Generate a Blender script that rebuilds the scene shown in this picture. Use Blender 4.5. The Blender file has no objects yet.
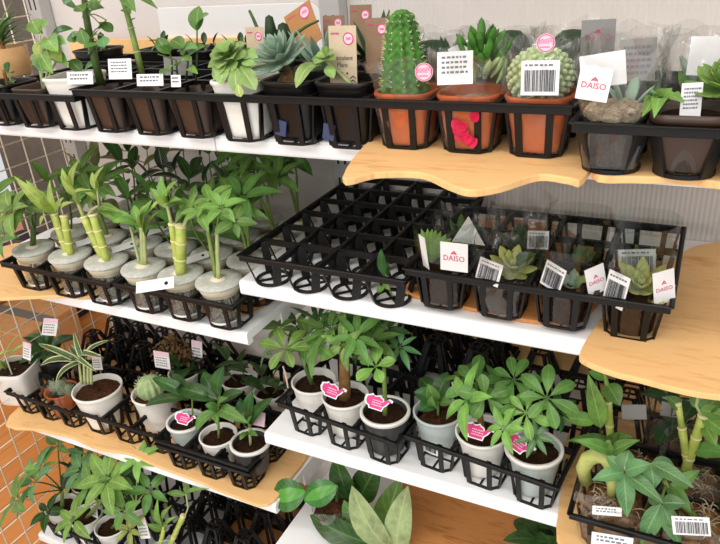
import bpy, math, random
from mathutils import Vector, Matrix
R0 = random.Random(7)
C = bpy.context.scene.collection
H = 1.45                      # camera height above the shop floor
PI = math.pi

# ------------------------------------------------------------------ camera
F = 677.98
XC = Vector((0.89580151, 0.13661597, -0.42293703))
YC = Vector((0.43893888, -0.42138132, 0.79358077))
ZC = Vector((-0.06980196, -0.89653436, -0.43744009))
cam = bpy.data.cameras.new('camera'); camo = bpy.data.objects.new('camera', cam); C.objects.link(camo)
cam.sensor_width = 36; cam.sensor_fit = 'HORIZONTAL'; cam.lens = F/720*36
cam.clip_start = .02; cam.clip_end = 50
right = Vector((XC[0], YC[0], ZC[0])); down = Vector((XC[1], YC[1], ZC[1])); fwd = Vector((XC[2], YC[2], ZC[2]))
M3 = Matrix((right, -down, -fwd)).transposed()
camo.matrix_world = Matrix.Translation((0, 0, H)) @ M3.to_4x4()
bpy.context.scene.camera = camo

def A(px, py, z=None, y=None):
    """point of the place seen at a pixel: on the height z (relative to eye level) or at the depth y"""
    r = right*(px-360) + down*(py-272) + fwd*F
    k = z/r.z if z is not None else y/r.y
    v = r*k; v.z += H
    return v
def W(x, y, z): return Vector((x, y, z+H))

# ------------------------------------------------------------------ materials
def lin(c):
    def f(u):
        u /= 255
        return u/12.92 if u <= .04045 else ((u+.055)/1.055)**2.4
    return (f(c[0]), f(c[1]), f(c[2]), 1)
class NT:
    def __init__(s, name):
        s.m = bpy.data.materials.new(name); s.m.use_nodes = True; s.t = s.m.node_tree; s.t.nodes.clear()
        s.out = s.n('ShaderNodeOutputMaterial')
    def n(s, typ, **kw):
        nd = s.t.nodes.new(typ)
        for k, v in kw.items(): setattr(nd, k, v)
        return nd
    def l(s, a, b): s.t.links.new(a, b)
    def math(s, op, a, b=None, c=None):
        nd = s.n('ShaderNodeMath', operation=op)
        for i, v in enumerate((a, b, c)):
            if v is None: continue
            if isinstance(v, (int, float)): nd.inputs[i].default_value = v
            else: s.l(v, nd.inputs[i])
        return nd.outputs[0]
    def mix(s, fac, a, b, mode='MIX'):
        nd = s.n('ShaderNodeMix', data_type='RGBA', blend_type=mode)
        for i, v in ((0, fac), (6, a), (7, b)):
            if isinstance(v, (int, float)): nd.inputs[i].default_value = v
            elif isinstance(v, tuple): nd.inputs[i].default_value = v
            else: s.l(v, nd.inputs[i])
        return nd.outputs[2]
    def noise(s, scale, detail=4, rough=.55, coord='Object', dist=0, stretch=None):
        tc = s.n('ShaderNodeTexCoord'); o = tc.outputs[coord]
        if stretch:
            mp = s.n('ShaderNodeMapping'); mp.inputs['Scale'].default_value = stretch; s.l(o, mp.inputs[0]); o = mp.outputs[0]
        nd = s.n('ShaderNodeTexNoise'); nd.inputs['Scale'].default_value = scale; nd.inputs['Detail'].default_value = detail
        nd.inputs['Roughness'].default_value = rough; nd.inputs['Distortion'].default_value = dist
        s.l(o, nd.inputs['Vector']); return nd.outputs['Fac']
    def ramp(s, fac, stops):
        r = s.n('ShaderNodeValToRGB'); e = r.color_ramp.elements
        while len(e) < len(stops): e.new(.5)
        for k, (p, c) in enumerate(stops): e[k].position = p; e[k].color = c
        s.l(fac, r.inputs[0]); return r.outputs[0]
    def bump(s, h, strength=.3, dist=.002):
        b = s.n('ShaderNodeBump'); b.inputs['Strength'].default_value = strength; b.inputs['Distance'].default_value = dist
        s.l(h, b.inputs['Height']); return b.outputs[0]
    def pr(s, col, rough=.5, spec=.5, metal=0, normal=None, sss=0, coat=0):
        p = s.n('ShaderNodeBsdfPrincipled')
        if isinstance(col, tuple): p.inputs['Base Color'].default_value = col
        else: s.l(col, p.inputs['Base Color'])
        if isinstance(rough, (int, float)): p.inputs['Roughness'].default_value = rough
        else: s.l(rough, p.inputs['Roughness'])
        p.inputs['Specular IOR Level'].default_value = spec; p.inputs['Metallic'].default_value = metal
        if coat: p.inputs['Coat Weight'].default_value = coat
        if normal is not None: s.l(normal, p.inputs['Normal'])
        return p.outputs[0]
    def done(s, sh): s.l(sh, s.out.inputs[0]); return s.m

def m_plain(name, c, rough=.5, spec=.5, var=.06, nscale=30, bump=0, metal=0):
    t = NT(name); base = lin(c)
    n = t.noise(nscale)
    dark = tuple(x*(1-var*2) for x in base[:3])+(1,); lite = tuple(min(1, x*(1+var)) for x in base[:3])+(1,)
    col = t.ramp(n, [(.3, dark), (.7, lite)])
    nm = t.bump(n, bump, .001) if bump else None
    return t.done(t.pr(col, rough, spec, metal, nm))

def m_leaf(name, c, vein=None, edge=None, rough=.38, trans=.28, veins=8, under=None, spec=.4, center=None):
    """leaf blade: u across, v along; a paler midrib, side veins, optional margin of another colour"""
    t = NT(name); tc = t.n('ShaderNodeTexCoord'); sp = t.n('ShaderNodeSeparateXYZ'); t.l(tc.outputs['UV'], sp.inputs[0])
    u, v = sp.outputs[0], sp.outputs[1]
    ua = t.math('ABSOLUTE', t.math('SUBTRACT', u, .5))
    base = lin(c); vn = lin(vein) if vein else tuple(min(1, x*1.7+.02) for x in base[:3])+(1,)
    n = t.noise(45, 3)
    oi = t.n('ShaderNodeObjectInfo')
    d = tuple(x*.68 for x in base[:3])+(1,); li = tuple(min(1, x*1.25) for x in base[:3])+(1,)
    col = t.ramp(n, [(.3, d), (.7, li)])
    hs = t.n('ShaderNodeHueSaturation'); t.l(col, hs.inputs['Color'])
    t.l(t.math('ADD', t.math('MULTIPLY', oi.outputs['Random'], .03), .479), hs.inputs['Hue'])
    t.l(t.math('ADD', t.math('MULTIPLY', oi.outputs['Random'], .4), .8), hs.inputs['Value'])
    hs.inputs['Saturation'].default_value = .93; col = hs.outputs[0]
    if veins:
        w = t.math('SINE', t.math('MULTIPLY', t.math('SUBTRACT', v, t.math('MULTIPLY', ua, .5)), veins*2*PI))
        side = t.math('GREATER_THAN', w, .86)
        col = t.mix(t.math('MULTIPLY', side, .3), col, vn)
    if center: col = t.mix(t.math('LESS_THAN', t.math('ADD', ua, t.math('MULTIPLY', n, .12)), .25), col, lin(center))
    if edge: col = t.mix(t.math('GREATER_THAN', t.math('ADD', ua, t.math('MULTIPLY', t.math('SUBTRACT', n, .5), .2)), .31), col, lin(edge))
    col = t.mix(t.math('MULTIPLY', t.math('LESS_THAN', ua, .035), .75), col, vn)
    b = t.bump(t.math('ADD', t.math('MULTIPLY', ua, .6), n), .25, .002)
    sh = t.pr(col, rough, spec, 0, b)
    tr = t.n('ShaderNodeBsdfTranslucent'); t.l(col, tr.inputs[0])
    mx = t.n('ShaderNodeMixShader'); mx.inputs[0].default_value = trans; t.l(sh, mx.inputs[1]); t.l(tr.outputs[0], mx.inputs[2])
    return t.done(mx.outputs[0])

def m_clear(name, tint=(250, 252, 250), base=.05, gain=.5, rough=.08, haze=0.0, bump=0, bscale=60):
    """thin clear plastic: mostly see-through, with a reflection that grows at glancing angles"""
    t = NT(name)
    tr = t.n('ShaderNodeBsdfTransparent'); tr.inputs[0].default_value = lin(tint)
    g = t.n('ShaderNodeBsdfGlossy'); g.inputs['Roughness'].default_value = rough; g.inputs[0].default_value = (.95, .95, .95, 1)
    lw = t.n('ShaderNodeLayerWeight'); lw.inputs[0].default_value = .35
    if bump:
        nb = t.bump(t.noise(bscale, 3), bump, .004); t.l(nb, g.inputs['Normal']); t.l(nb, lw.inputs['Normal'])
    fac = t.math('ADD', t.math('MULTIPLY', lw.outputs['Facing'], gain), base)
    mx = t.n('ShaderNodeMixShader'); t.l(fac, mx.inputs[0]); t.l(tr.outputs[0], mx.inputs[1]); t.l(g.outputs[0], mx.inputs[2])
    o = mx.outputs[0]
    if haze:
        d = t.n('ShaderNodeBsdfDiffuse'); d.inputs[0].default_value = (.75, .75, .75, 1)
        m2 = t.n('ShaderNodeMixShader'); m2.inputs[0].default_value = haze; t.l(o, m2.inputs[1]); t.l(d.outputs[0], m2.inputs[2]); o = m2.outputs[0]
    return t.done(o)

def m_wood(name, c1, c2, scale=1.0):
    t = NT(name)
    n1 = t.noise(7*scale, 6, .6, dist=1.5, stretch=(1, 5, 1)); n2 = t.noise(60*scale, 3, .6, stretch=(1, 8, 1))
    f = t.math('ADD', t.math('MULTIPLY', n1, .75), t.math('MULTIPLY', n2, .25))
    col = t.ramp(f, [(.30, lin(c2)), (.48, lin(c1)), (.6, lin(c1)), (.75, lin(tuple(int(x*.93) for x in c1)))])
    # a few knots
    tc = t.n('ShaderNodeTexCoord'); vo = t.n('ShaderNodeTexVoronoi'); vo.inputs['Scale'].default_value = 4.2*scale; t.l(tc.outputs['Object'], vo.inputs['Vector'])
    kn = t.math('LESS_THAN', vo.outputs['Distance'], .035)
    col = t.mix(t.math('MULTIPLY', kn, .5), col, lin((120, 70, 35)))
    return t.done(t.pr(col, .55, .3, 0, t.bump(f, .12, .002)))

M = {}
M['black'] = m_plain('black_tray_plastic', (21, 21, 21), .42, .3, .1, 40)
M['shelf'] = m_plain('white_shelf_enamel', (246, 247, 248), .4, .35, .01, 12)
M['lip'] = m_plain('shelf_lip_enamel', (238, 236, 233), .4, .4, .02, 12)
M['white_pot'] = m_plain('white_ceramic', (238, 236, 228), .4, .5, .03, 20, .05)
M['grey_pot'] = m_plain('pale_grey_green_ceramic', (188, 200, 196), .45, .5, .04, 20, .05)
M['char_pot'] = m_plain('charcoal_ceramic', (66, 68, 68), .5, .5, .05, 20)
M['terra'] = m_plain('terracotta', (196, 104, 62), .7, .2, .12, 25, .1)
M['brown_pot'] = m_plain('brown_nursery_plastic', (66, 47, 35), .42, .5, .1, 25)
M['dark_pot'] = m_plain('dark_smoky_plastic', (17, 17, 17), .3, .4, .1, 25)
M['tan_pot'] = m_plain('tan_pot', (196, 154, 104), .6, .3, .08, 25)
def m_soil(name, c1, c2, sc=260):
    t = NT(name); n = t.noise(sc, 6, .75); n2 = t.noise(sc*.35, 3)
    col = t.ramp(t.math('ADD', t.math('MULTIPLY', n, .7), t.math('MULTIPLY', n2, .3)), [(.36, lin(c1)), (.55, lin(c2)), (.68, lin(tuple(min(255, int(x*1.35)) for x in c2)))])
    return t.done(t.pr(col, .95, .1, 0, t.bump(n, .9, .004)))
M['soil'] = m_soil('dark_potting_soil', (24, 15, 11), (64, 42, 30))
M['gravel'] = m_soil('tan_pumice_gravel', (128, 104, 80), (206, 186, 156), 180)
M['bark'] = m_soil('coarse_bark_soil', (30, 18, 12), (84, 54, 36), 180)
M['root'] = m_soil('fibrous_root_ball', (58, 38, 22), (140, 104, 66), 120)
M['lid'] = m_soil('grey_pumice_lid', (182, 184, 174), (208, 209, 200), 60)
M['lid_edge'] = m_plain('cream_foam_collar', (226, 214, 186), .8, .2, .04)
M['clear'] = m_clear('clear_cup_plastic', (240, 243, 241), .02, .22)
M['film'] = m_clear('cellophane_film', (246, 246, 245), .03, .34, .14, .02, .5, 55)
M['water'] = m_clear('cup_water', (228, 230, 216), .01, .08)
M['cupclear'] = m_clear('hazy_cup_plastic', (244, 246, 242), .02, .22, .08, .10)
M['softink'] = m_plain('grey_print', (120, 122, 130), .6, .3, .02)
M['white'] = m_plain('white_card', (240, 240, 240), .6, .3, .01)
M['kraft'] = m_plain('kraft_card', (206, 188, 160), .8, .2, .04, 60)
M['brown_card'] = m_plain('brown_kraft_card', (148, 122, 98), .8, .2, .05, 60)
M['grey_card'] = m_plain('grey_card', (150, 148, 146), .7, .2, .03)
M['pink'] = m_plain('pink_print', (216, 60, 130), .55, .3, .03)
M['magenta'] = m_plain('magenta_logo_print', (204, 34, 96), .55, .3, .02)
M['red'] = m_plain('crimson_leaf', (200, 20, 70), .5, .3, .1, 80)
M['ink'] = m_plain('black_print', (40, 42, 52), .6, .3, .02)
M['palepink'] = m_plain('pale_pink_card', (240, 206, 218), .6, .3, .02)
M['blue'] = m_plain('blue_printed_sticker', (58, 68, 104), .5, .4, .05)
M['steel'] = m_plain('perforated_steel', (176, 174, 170), .45, .4, .03, 20)
M['hole'] = m_plain('slot_darkness', (36, 35, 34), .8, .1, .02)
M['wire'] = m_plain('cream_wire', (232, 222, 202), .4, .5, .02)
M['wood'] = m_wood('blond_wood', (243, 196, 134), (220, 158, 96))
M['wood_dark'] = m_wood('amber_wood', (206, 142, 82), (160, 96, 46))
M['board'] = m_plain('white_board', (236, 236, 234), .5, .3, .01)
M['carton'] = m_plain('cardboard', (190, 140, 92), .85, .1, .06)
M['carton_orange'] = m_plain('orange_carton', (168, 104, 62), .8, .1, .08)
M['plum'] = m_plain('dark_plum_crate', (58, 34, 42), .6, .3, .08)
M['greybox'] = m_plain('grey_box', (112, 106, 98), .7, .2, .06)
M['trunk'] = m_plain('pachira_bark', (140, 104, 64), .8, .2, .18, 120, .4)
M['green_stem'] = m_plain('green_stem', (124, 148, 72), .5, .4, .12, 60)
M['dark_stem'] = m_plain('dark_green_stem', (74, 98, 44), .5, .4, .15, 60)
M['pale_stem'] = m_plain('pale_stem', (176, 186, 128), .5, .4, .1, 60)
M['pink_string'] = m_plain('pale_string', (222, 200, 196), .7, .2, .04)
def m_bamboo():
    t = NT('bamboo_stalk'); tc = t.n('ShaderNodeTexCoord'); sp = t.n('ShaderNodeSeparateXYZ'); t.l(tc.outputs['UV'], sp.inputs[0])
    n = t.noise(40, 3)
    col = t.ramp(n, [(.3, lin((150, 172, 62))), (.7, lin((198, 206, 112)))])
    return t.done(t.pr(col, .35, .5, 0))
M['bamboo'] = m_bamboo()
M['bamboo_ring'] = m_plain('bamboo_node', (222, 214, 160), .6, .3, .05)
M['bulb'] = m_plain('pale_green_caudex', (188, 194, 112), .5, .4, .12, 40, .1)
M['cactus'] = m_plain('green_cactus', (74, 128, 48), .55, .3, .3, 55, .2)
M['cactus_dark'] = m_plain('dark_cactus', (44, 66, 40), .6, .3, .2, 60, .1)
M['cactus_pale'] = m_plain('pale_cactus', (168, 190, 136), .6, .3, .15, 90)
M['cactus_grey'] = m_plain('grey_green_cactus', (130, 140, 112), .8, .2, .15, 90)
M['spine'] = m_plain('cream_spines', (216, 214, 170), .7, .2, .08)
M['fuzz'] = m_plain('grey_fuzz', (188, 190, 172), .9, .1, .08)
M['dry'] = m_plain('dried_foliage', (132, 106, 72), .9, .1, .3, 120, .3)
M['eche'] = m_leaf('echeveria_leaf', (138, 168, 146), (170, 196, 172), rough=.55, trans=.05, veins=0)
M['eche_y'] = m_leaf('yellow_green_succulent_leaf', (176, 196, 104), rough=.5, trans=.1, veins=0)
M['lf_succ'] = m_leaf('fresh_succulent_leaf', (142, 180, 94), (178, 206, 130), rough=.4, trans=.15, veins=0)
M['lf_bright'] = m_leaf('bright_green_leaf', (118, 168, 66), (166, 204, 110))
M['lf_mid'] = m_leaf('mid_green_leaf', (92, 142, 58), (136, 176, 92))
M['lf_dark'] = m_leaf('dark_green_leaf', (52, 98, 42), (94, 138, 68), rough=.28)
M['lf_deep'] = m_leaf('deep_green_leaf', (42, 78, 36), (76, 112, 56), rough=.3)
M['lf_blue'] = m_leaf('bluish_green_leaf', (92, 146, 86), (142, 186, 126))
M['lf_lime'] = m_leaf('lime_shoot_leaf', (172, 204, 88), (206, 222, 140), trans=.35, veins=0)
M['lf_yel'] = m_leaf('yellow_green_leaf', (162, 184, 84), (196, 206, 124), trans=.35)
M['lf_olive'] = m_leaf('olive_leaf', (132, 146, 88), (164, 172, 112), veins=0)
M['lf_pale'] = m_leaf('pale_underside_leaf', (166, 192, 128), (188, 206, 150), rough=.5, veins=6)
M['lf_var'] = m_leaf('cream_edged_leaf', (78, 118, 62), (110, 140, 80), edge=(226, 228, 176), veins=0)
M['lf_var2'] = m_leaf('pale_margined_glossy_leaf', (58, 122, 48), (100, 160, 80), rough=.25, center=(98, 172, 66))
M['lf_calathea'] = m_leaf('barred_leaf', (34, 62, 36), (190, 196, 170), veins=9)
# ------------------------------------------------------------------ mesh helpers
class MB:
    def __init__(s): s.v = []; s.f = []; s.uv = []; s.sm = []
    def face(s, ids, uvs=None, smooth=True): s.f.append(ids); s.uv.append(uvs or [(0, 0)]*len(ids)); s.sm.append(smooth)
    def grid(s, rows, smooth=True, closed=False):
        """rows of points -> quads, u across the row, v along the rows"""
        o = len(s.v); n = len(rows[0])
        for r in rows: s.v += [Vector(p) for p in r]
        m = len(rows)
        for i in range(m-1):
            for j in range(n if closed else n-1):
                k = (j+1) % n
                s.face([o+i*n+j, o+i*n+k, o+(i+1)*n+k, o+(i+1)*n+j],
                       [(j/(n-1 if not closed else n), i/(m-1)), ((j+1)/(n-1 if not closed else n), i/(m-1)),
                        ((j+1)/(n-1 if not closed else n), (i+1)/(m-1)), (j/(n-1 if not closed else n), (i+1)/(m-1))], smooth)
        return o, m, n
    def tube(s, pts, rad, seg=8, cap=True):
        pts = [Vector(p) for p in pts]
        if isinstance(rad, (int, float)): rad = [rad]*len(pts)
        rows = []; prev = None
        for i, p in enumerate(pts):
            d = (pts[min(i+1, len(pts)-1)]-pts[max(i-1, 0)]).normalized()
            a = prev if prev is not None else (Vector((0, 0, 1)) if abs(d.z) < .9 else Vector((1, 0, 0)))
            x = (a - d*a.dot(d)); x = x.normalized() if x.length > 1e-6 else d.orthogonal().normalized()
            y = d.cross(x); prev = x
            rows.append([p + (x*math.cos(2*PI*k/seg)+y*math.sin(2*PI*k/seg))*rad[i] for k in range(seg)])
        o, m, n = s.grid(rows, True, True)
        if cap:
            s.face([o+k for k in range(n)][::-1]); s.face([o+(m-1)*n+k for k in range(n)])
    def lathe(s, c, prof, seg=32, ex=None, yaw=0, jit=None):
        """profile of (radius, z); ex = superellipse exponent for squarish sections"""
        rows = []
        for (r, z) in prof:
            row = []
            for k in range(seg):
                a = 2*PI*k/seg; ca, sa = math.cos(a), math.sin(a); q = r
                if ex: q = r/((abs(ca)**ex+abs(sa)**ex)**(1/ex))
                if jit: q, dz = jit(q, a, z)
                else: dz = 0
                row.append(Vector((c[0]+q*math.cos(a+yaw), c[1]+q*math.sin(a+yaw), c[2]+z+dz)))
            rows.append(row)
        return s.grid(rows, True, True)
    def box(s, c, half, rot=None):
        o = len(s.v); c = Vector(c)
        for dx in (-1, 1):
            for dy in (-1, 1):
                for dz in (-1, 1):
                    p = Vector((dx*half[0], dy*half[1], dz*half[2]))
                    s.v.append(c + (rot @ p if rot else p))
        for q in ((0, 1, 3, 2), (4, 6, 7, 5), (0, 4, 5, 1), (2, 3, 7, 6), (0, 2, 6, 4), (1, 5, 7, 3)): s.face([o+i for i in q], None, False)
    def bar(s, p0, p1, w, h, up=(0, 0, 1)):
        p0, p1 = Vector(p0), Vector(p1); d = (p1-p0); L = d.length; d.normalize(); up = Vector(up)
        x = d.cross(up); x = x.normalized() if x.length > 1e-6 else d.orthogonal().normalized(); y = x.cross(d)
        s.box((p0+p1)/2, (w/2, L/2, h/2), Matrix((x, d, y)).transposed())
    def prism(s, pts, ex, ey, o, th):
        """outline in the plane (ex, ey) at o, extruded by th along ex x ey"""
        ex, ey, o = Vector(ex), Vector(ey), Vector(o); nz = ex.cross(ey).normalized(); b = len(s.v); n = len(pts)
        for k in (0, 1):
            for (x, y) in pts: s.v.append(o+ex*x+ey*y+nz*th*k)
        s.face([b+i for i in range(n)][::-1], None, False); s.face([b+n+i for i in range(n)], None, False)
        for i in range(n):
            j = (i+1) % n; s.face([b+i, b+j, b+n+j, b+n+i], None, False)
    def build(s, name, mat, parent=None, local=False):
        me = bpy.data.meshes.new(name)
        off = Vector((0, 0, 0))
        if parent is not None and not local: off = world_loc(parent)
        me.from_pydata([tuple(v-off) for v in s.v], [], s.f)
        uvl = me.uv_layers.new(name='UVMap'); flat = [c for f in s.uv for u in f for c in u]
        uvl.data.foreach_set('uv', flat)
        me.polygons.foreach_set('use_smooth', s.sm)
        me.materials.append(mat); me.update()
        ob = bpy.data.objects.new(name, me); C.objects.link(ob)
        if parent is not None: ob.parent = parent
        return ob
def world_loc(o):
    v = Vector(o.location)
    while o.parent is not None: o = o.parent; v += Vector(o.location)
    return v
def tag(o, label=None, cat=None, group=None, kind=None):
    if label: o['label'] = label
    if cat: o['category'] = cat
    if group: o['group'] = group
    if kind: o['kind'] = kind
    return o
def thing(name, label, cat, loc, group=None):
    o = bpy.data.objects.new(name, None); C.objects.link(o); o.location = loc; o.empty_display_size = .02
    return tag(o, label, cat, group)
def bev(ob, w=.002, seg=2):
    m = ob.modifiers.new('bevel', 'BEVEL'); m.width = w; m.segments = seg; m.limit_method = 'ANGLE'; m.angle_limit = .6
    return ob

# ------------------------------------------------------------------ leaves
def leaf(mb, base, d, up, L, Wd, droop=.6, fold=.22, shape='ell', N=8, roll=0, wave=0):
    d = Vector(d).normalized(); up = Vector(up); sd = d.cross(up)
    sd = sd.normalized() if sd.length > 1e-5 else d.orthogonal().normalized(); nn = sd.cross(d).normalized()
    if roll:
        q = Matrix.Rotation(roll, 3, d); sd = q @ sd; nn = q @ nn
    p = Vector(base); rows = []
    for i in range(N+1):
        t = i/N
        if shape == 'ell': w = math.sin(PI*min(1, max(0, t))**.95)**.75
        elif shape == 'lance': w = (math.sin(PI*t**.72))**.9
        elif shape == 'obov': w = (math.sin(PI*t**1.5))**.7
        elif shape == 'strap': w = min(1, t*5+.35)*(1-t**3.5)**.8
        else: w = math.sin(PI*t**.8)**.6
        a = droop*t; dd = d*math.cos(a)-nn*math.sin(a); nl = nn*math.cos(a)+d*math.sin(a)
        if i: p = p+dd*(L/N)
        h = max(w, .03)*Wd/2
        wv = wave*math.sin(t*9)*Wd
        rows.append([p+sd*(s_*h)+nl*(abs(s_)*fold*h+wv*s_) for s_ in (-1, -.55, 0, .55, 1)])
    mb.grid(rows)
    return p
def leaf_to(mb, b, t, Wd, arch=.15, up=None, fold=.2, shape='ell', N=9, wave=0):
    """a leaf from base b to tip t, arched upward by arch*length"""
    b, t = Vector(b), Vector(t); d = t-b; L = d.length; dn = d.normalized()
    up = Vector(up) if up is not None else Vector((0, -.55, .85))
    sd = dn.cross(up); sd = sd.normalized() if sd.length > 1e-4 else dn.orthogonal().normalized(); nn = sd.cross(dn).normalized()
    rows = []
    for i in range(N+1):
        s = i/N
        if shape == 'ell': w = math.sin(PI*s**.95)**.75
        elif shape == 'lance': w = math.sin(PI*s**.72)**.9
        elif shape == 'obov': w = math.sin(PI*s**1.5)**.7
        elif shape == 'strap': w = min(1, s*5+.4)*(1-s**3.5)**.8
        else: w = math.sin(PI*s**.8)**.6
        p = b+d*s+nn*(arch*L*math.sin(PI*s)); h = max(w, .03)*Wd/2
        sl = arch*PI*math.cos(PI*s); nl = (nn-dn*sl).normalized()
        rows.append([p+sd*(q*h)+nl*(abs(q)*fold*h+wave*Wd*math.sin(s*8+q)*abs(q)) for q in (-1, -.55, 0, .55, 1)])
    mb.grid(rows)
def fat_leaf(mb, base, d, up, L, Wd, th, droop=-.3, N=7, point=1.0, seg=8):
    d = Vector(d).normalized(); up = Vector(up); sd = d.cross(up)
    sd = sd.normalized() if sd.length > 1e-5 else d.orthogonal().normalized(); nn = sd.cross(d).normalized(); p = Vector(base); rows = []
    for i in range(N+1):
        t = i/N; w = math.sin(PI*(.12+.88*t)**1.25)**.7 if t < 1 else .02
        w = max(w, .04); a = droop*t; dd = d*math.cos(a)-nn*math.sin(a); nl = nn*math.cos(a)+d*math.sin(a)
        if i: p = p+dd*(L/N)
        rows.append([p+sd*(math.cos(2*PI*k/seg)*w*Wd/2)+nl*(math.sin(2*PI*k/seg)*w*th/2) for k in range(seg)])
    mb.grid(rows, True, True)
def rosette(mb, c, axis, rings, L, Wd, th=.004, tilt0=1.25, tilt1=.3, rnd=None):
    rnd = rnd or R0; axis = Vector(axis).normalized(); e = axis.orthogonal().normalized(); g = axis.cross(e); k = 0
    for r in range(rings):
        f = r/max(1, rings-1); n = 8-r if rings < 5 else 9-r; n = max(n, 4); tl = tilt0*(1-f)+tilt1*f
        for i in range(n):
            a = 2*PI*i/n+r*.7+rnd.uniform(-.08, .08); o = e*math.cos(a)+g*math.sin(a)
            d = axis*math.cos(tl)+o*math.sin(tl); s = 1-.55*f
            fat_leaf(mb, Vector(c)+axis*(.004*r), d, axis*math.sin(tl)-o*math.cos(tl), L*s, Wd*(1-.35*f), th)
def frame(ax, rnd):
    ax = Vector(ax).normalized(); e = ax.orthogonal().normalized(); g = ax.cross(e); a = rnd.uniform(0, 6.28)
    return ax, e*math.cos(a)+g*math.sin(a), -e*math.sin(a)+g*math.cos(a)
def whorl(mb, c, ax, n, L, Wd, spread=1.25, droop=.7, rnd=None, shape='lance', vary=.18, fold=.25, petiole=.12):
    """a palmate leaf: n leaflets radiating from the tip of a stalk"""
    rnd = rnd or R0; ax, e, g = frame(ax, rnd)
    for i in range(n):
        a = 2*PI*i/n+rnd.uniform(-.15, .15); o = e*math.cos(a)+g*math.sin(a)
        sp = spread+rnd.uniform(-.15, .15); d = ax*math.cos(sp)+o*math.sin(sp); k = 1+rnd.uniform(-vary, vary)
        b = Vector(c)+d*L*petiole*k
        mb.tube([Vector(c), b+d*.001], [.0009, .0008], 5)
        leaf(mb, b, d, ax*math.sin(sp)-o*math.cos(sp)+Vector((0, 0, .15)), L*k, Wd*k, droop+rnd.uniform(-.15, .15), fold, shape)
def bend(p0, p1, sag=.0, n=6, side=(0, 0, 1)):
    p0, p1 = Vector(p0), Vector(p1); s = Vector(side)
    return [p0.lerp(p1, i/n)+s*(sag*math.sin(PI*i/n)) for i in range(n+1)]

# ------------------------------------------------------------------ pots
def pot_parts(root, c, ztop, rt, rb, h, mat, soil='soil', ex=None, yaw=0, drop=.012, wall=.003, rim=.004, rimmat=None, soilamp=.002, rnd=None):
    """open tapered pot; c = (x, y), ztop = world height of its rim"""
    rnd = rnd or R0; z0 = ztop-h
    m = MB(); prof = [(rb*.25, .001), (rb*.92, 0), (rb, .003)]
    for i in range(1, 8): prof.append((rb+(rt-rb)*i/8, h*i/8))
    if rim: prof += [(rt-.0012, h-rim-.003), (rt+.0008, h-rim), (rt+.001, h-.001), (rt, h), (rt-wall+.0008, h), (rt-wall, h-.002)]
    else: prof += [(rt, h-.001), (rt-.0008, h), (rt-wall, h), (rt-wall, h-.002)]
    for i in range(1, 4):
        zz = h-(drop+.012)*i/3; prof.append((rb+(rt-rb)*zz/h-wall, zz))
    m.lathe((c[0], c[1], z0), prof, 40, ex, yaw)
    pot = m.build('pot', mat, root)
    if rim and rimmat:
        q = MB(); q.lathe((c[0], c[1], z0), [(rt+.0006, h-.006), (rt+.0018, h-.0055), (rt+.0018, h-.0005), (rt+.0006, h+.0008), (rt-wall-.0004, h+.0008), (rt-wall-.0006, h-.002)], 40, ex, yaw)
        q.build('rim', rimmat, root)
    if soil:
        q = MB(); rr = rb+(rt-rb)*(h-drop)/h-wall+.0006
        def j(r, a, z): return r, rnd.uniform(-soilamp, soilamp)
        o, mm, nn = q.lathe((c[0], c[1], ztop-drop), [(rr, -.001), (rr*.86, .0005), (rr*.7, .001), (rr*.52, .0015), (rr*.34, .002), (rr*.16, .002), (.0005, .002)], 28, ex, yaw, j)
        q.build({'soil': 'soil', 'gravel': 'gravel', 'bark': 'bark_soil', 'root': 'root_ball'}[soil], M[soil], root)
        for _ in range(3): pass
    return pot
def can_tag(root, c, ex, ey, s=.022, text=True):
    """pink tag cut in the shape of a watering can, white border"""
    def outline(k):
        o = [(-.55, -.5), (.5, -.5), (.56, -.2), (.78, .02), (.95, .3), (1.12, .28), (1.16, .46), (.86, .54), (.7, .36), (.52, .22), (.44, .42),
             (.22, .5), (.1, .62), (-.12, .5), (-.3, .5), (-.44, .62), (-.62, .5), (-.92, .42), (-1.0, .08), (-.88, -.2), (-.62, -.32)]
        return [(x*s*k, y*s*k) for x, y in o]
    ex, ey = Vector(ex).normalized(), Vector(ey).normalized(); nz = ex.cross(ey).normalized(); c = Vector(c)
    m = MB(); m.prism(outline(1.16), ex, ey, c, .0008); t = m.build('plant_tag', M['white'], root); t['label'] = 'pink watering-can shaped tag with a white border'
    m = MB(); m.prism(outline(.98), ex, ey, c+nz*.0009, .0004); m.build('pink_print', M['pink'], t)
    m = MB()
    for r in range(3):
        x = -.4
        while x < .42:
            w = R0.uniform(.05, .12); m.box(c+nz*.0016+ex*(x+w/2)*s+ey*(.2-r*.2)*s, (w*s/2, .045*s, .0002), Matrix((ex, ey, nz)).transposed()); x += w+.05
    m.build('lettering', M['palepink'], t)
    return t
FACE = Vector((0.12, -.93, .34))
def cframe(yaw=0, tilt=.3, roll=0):
    """right / up vectors of a card that faces the aisle (-y), turned by yaw, leaning back by tilt"""
    ex = Vector((math.cos(yaw), math.sin(yaw), 0)); n = Vector((math.sin(yaw), -math.cos(yaw), 0))
    ey = (Vector((0, 0, 1))*math.cos(tilt)-n*math.sin(tilt)).normalized()
    nz = ex.cross(ey)
    q = Matrix.Rotation(roll, 3, nz)
    return q @ ex, q @ ey
def card(root, name, c, w, h, mat, yaw=0, tilt=.3, roll=0, bend_=0, label=None):
    ex, ey = cframe(yaw, tilt, roll); nz = ex.cross(ey); m = MB(); c = Vector(c)
    m.box(c, (w/2, h/2, .0004), Matrix((ex, ey, nz)).transposed())
    o = m.build(name, mat, root)
    if label: o['label'] = label
    return o, c, ex, ey, nz
_fonts = {}
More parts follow.
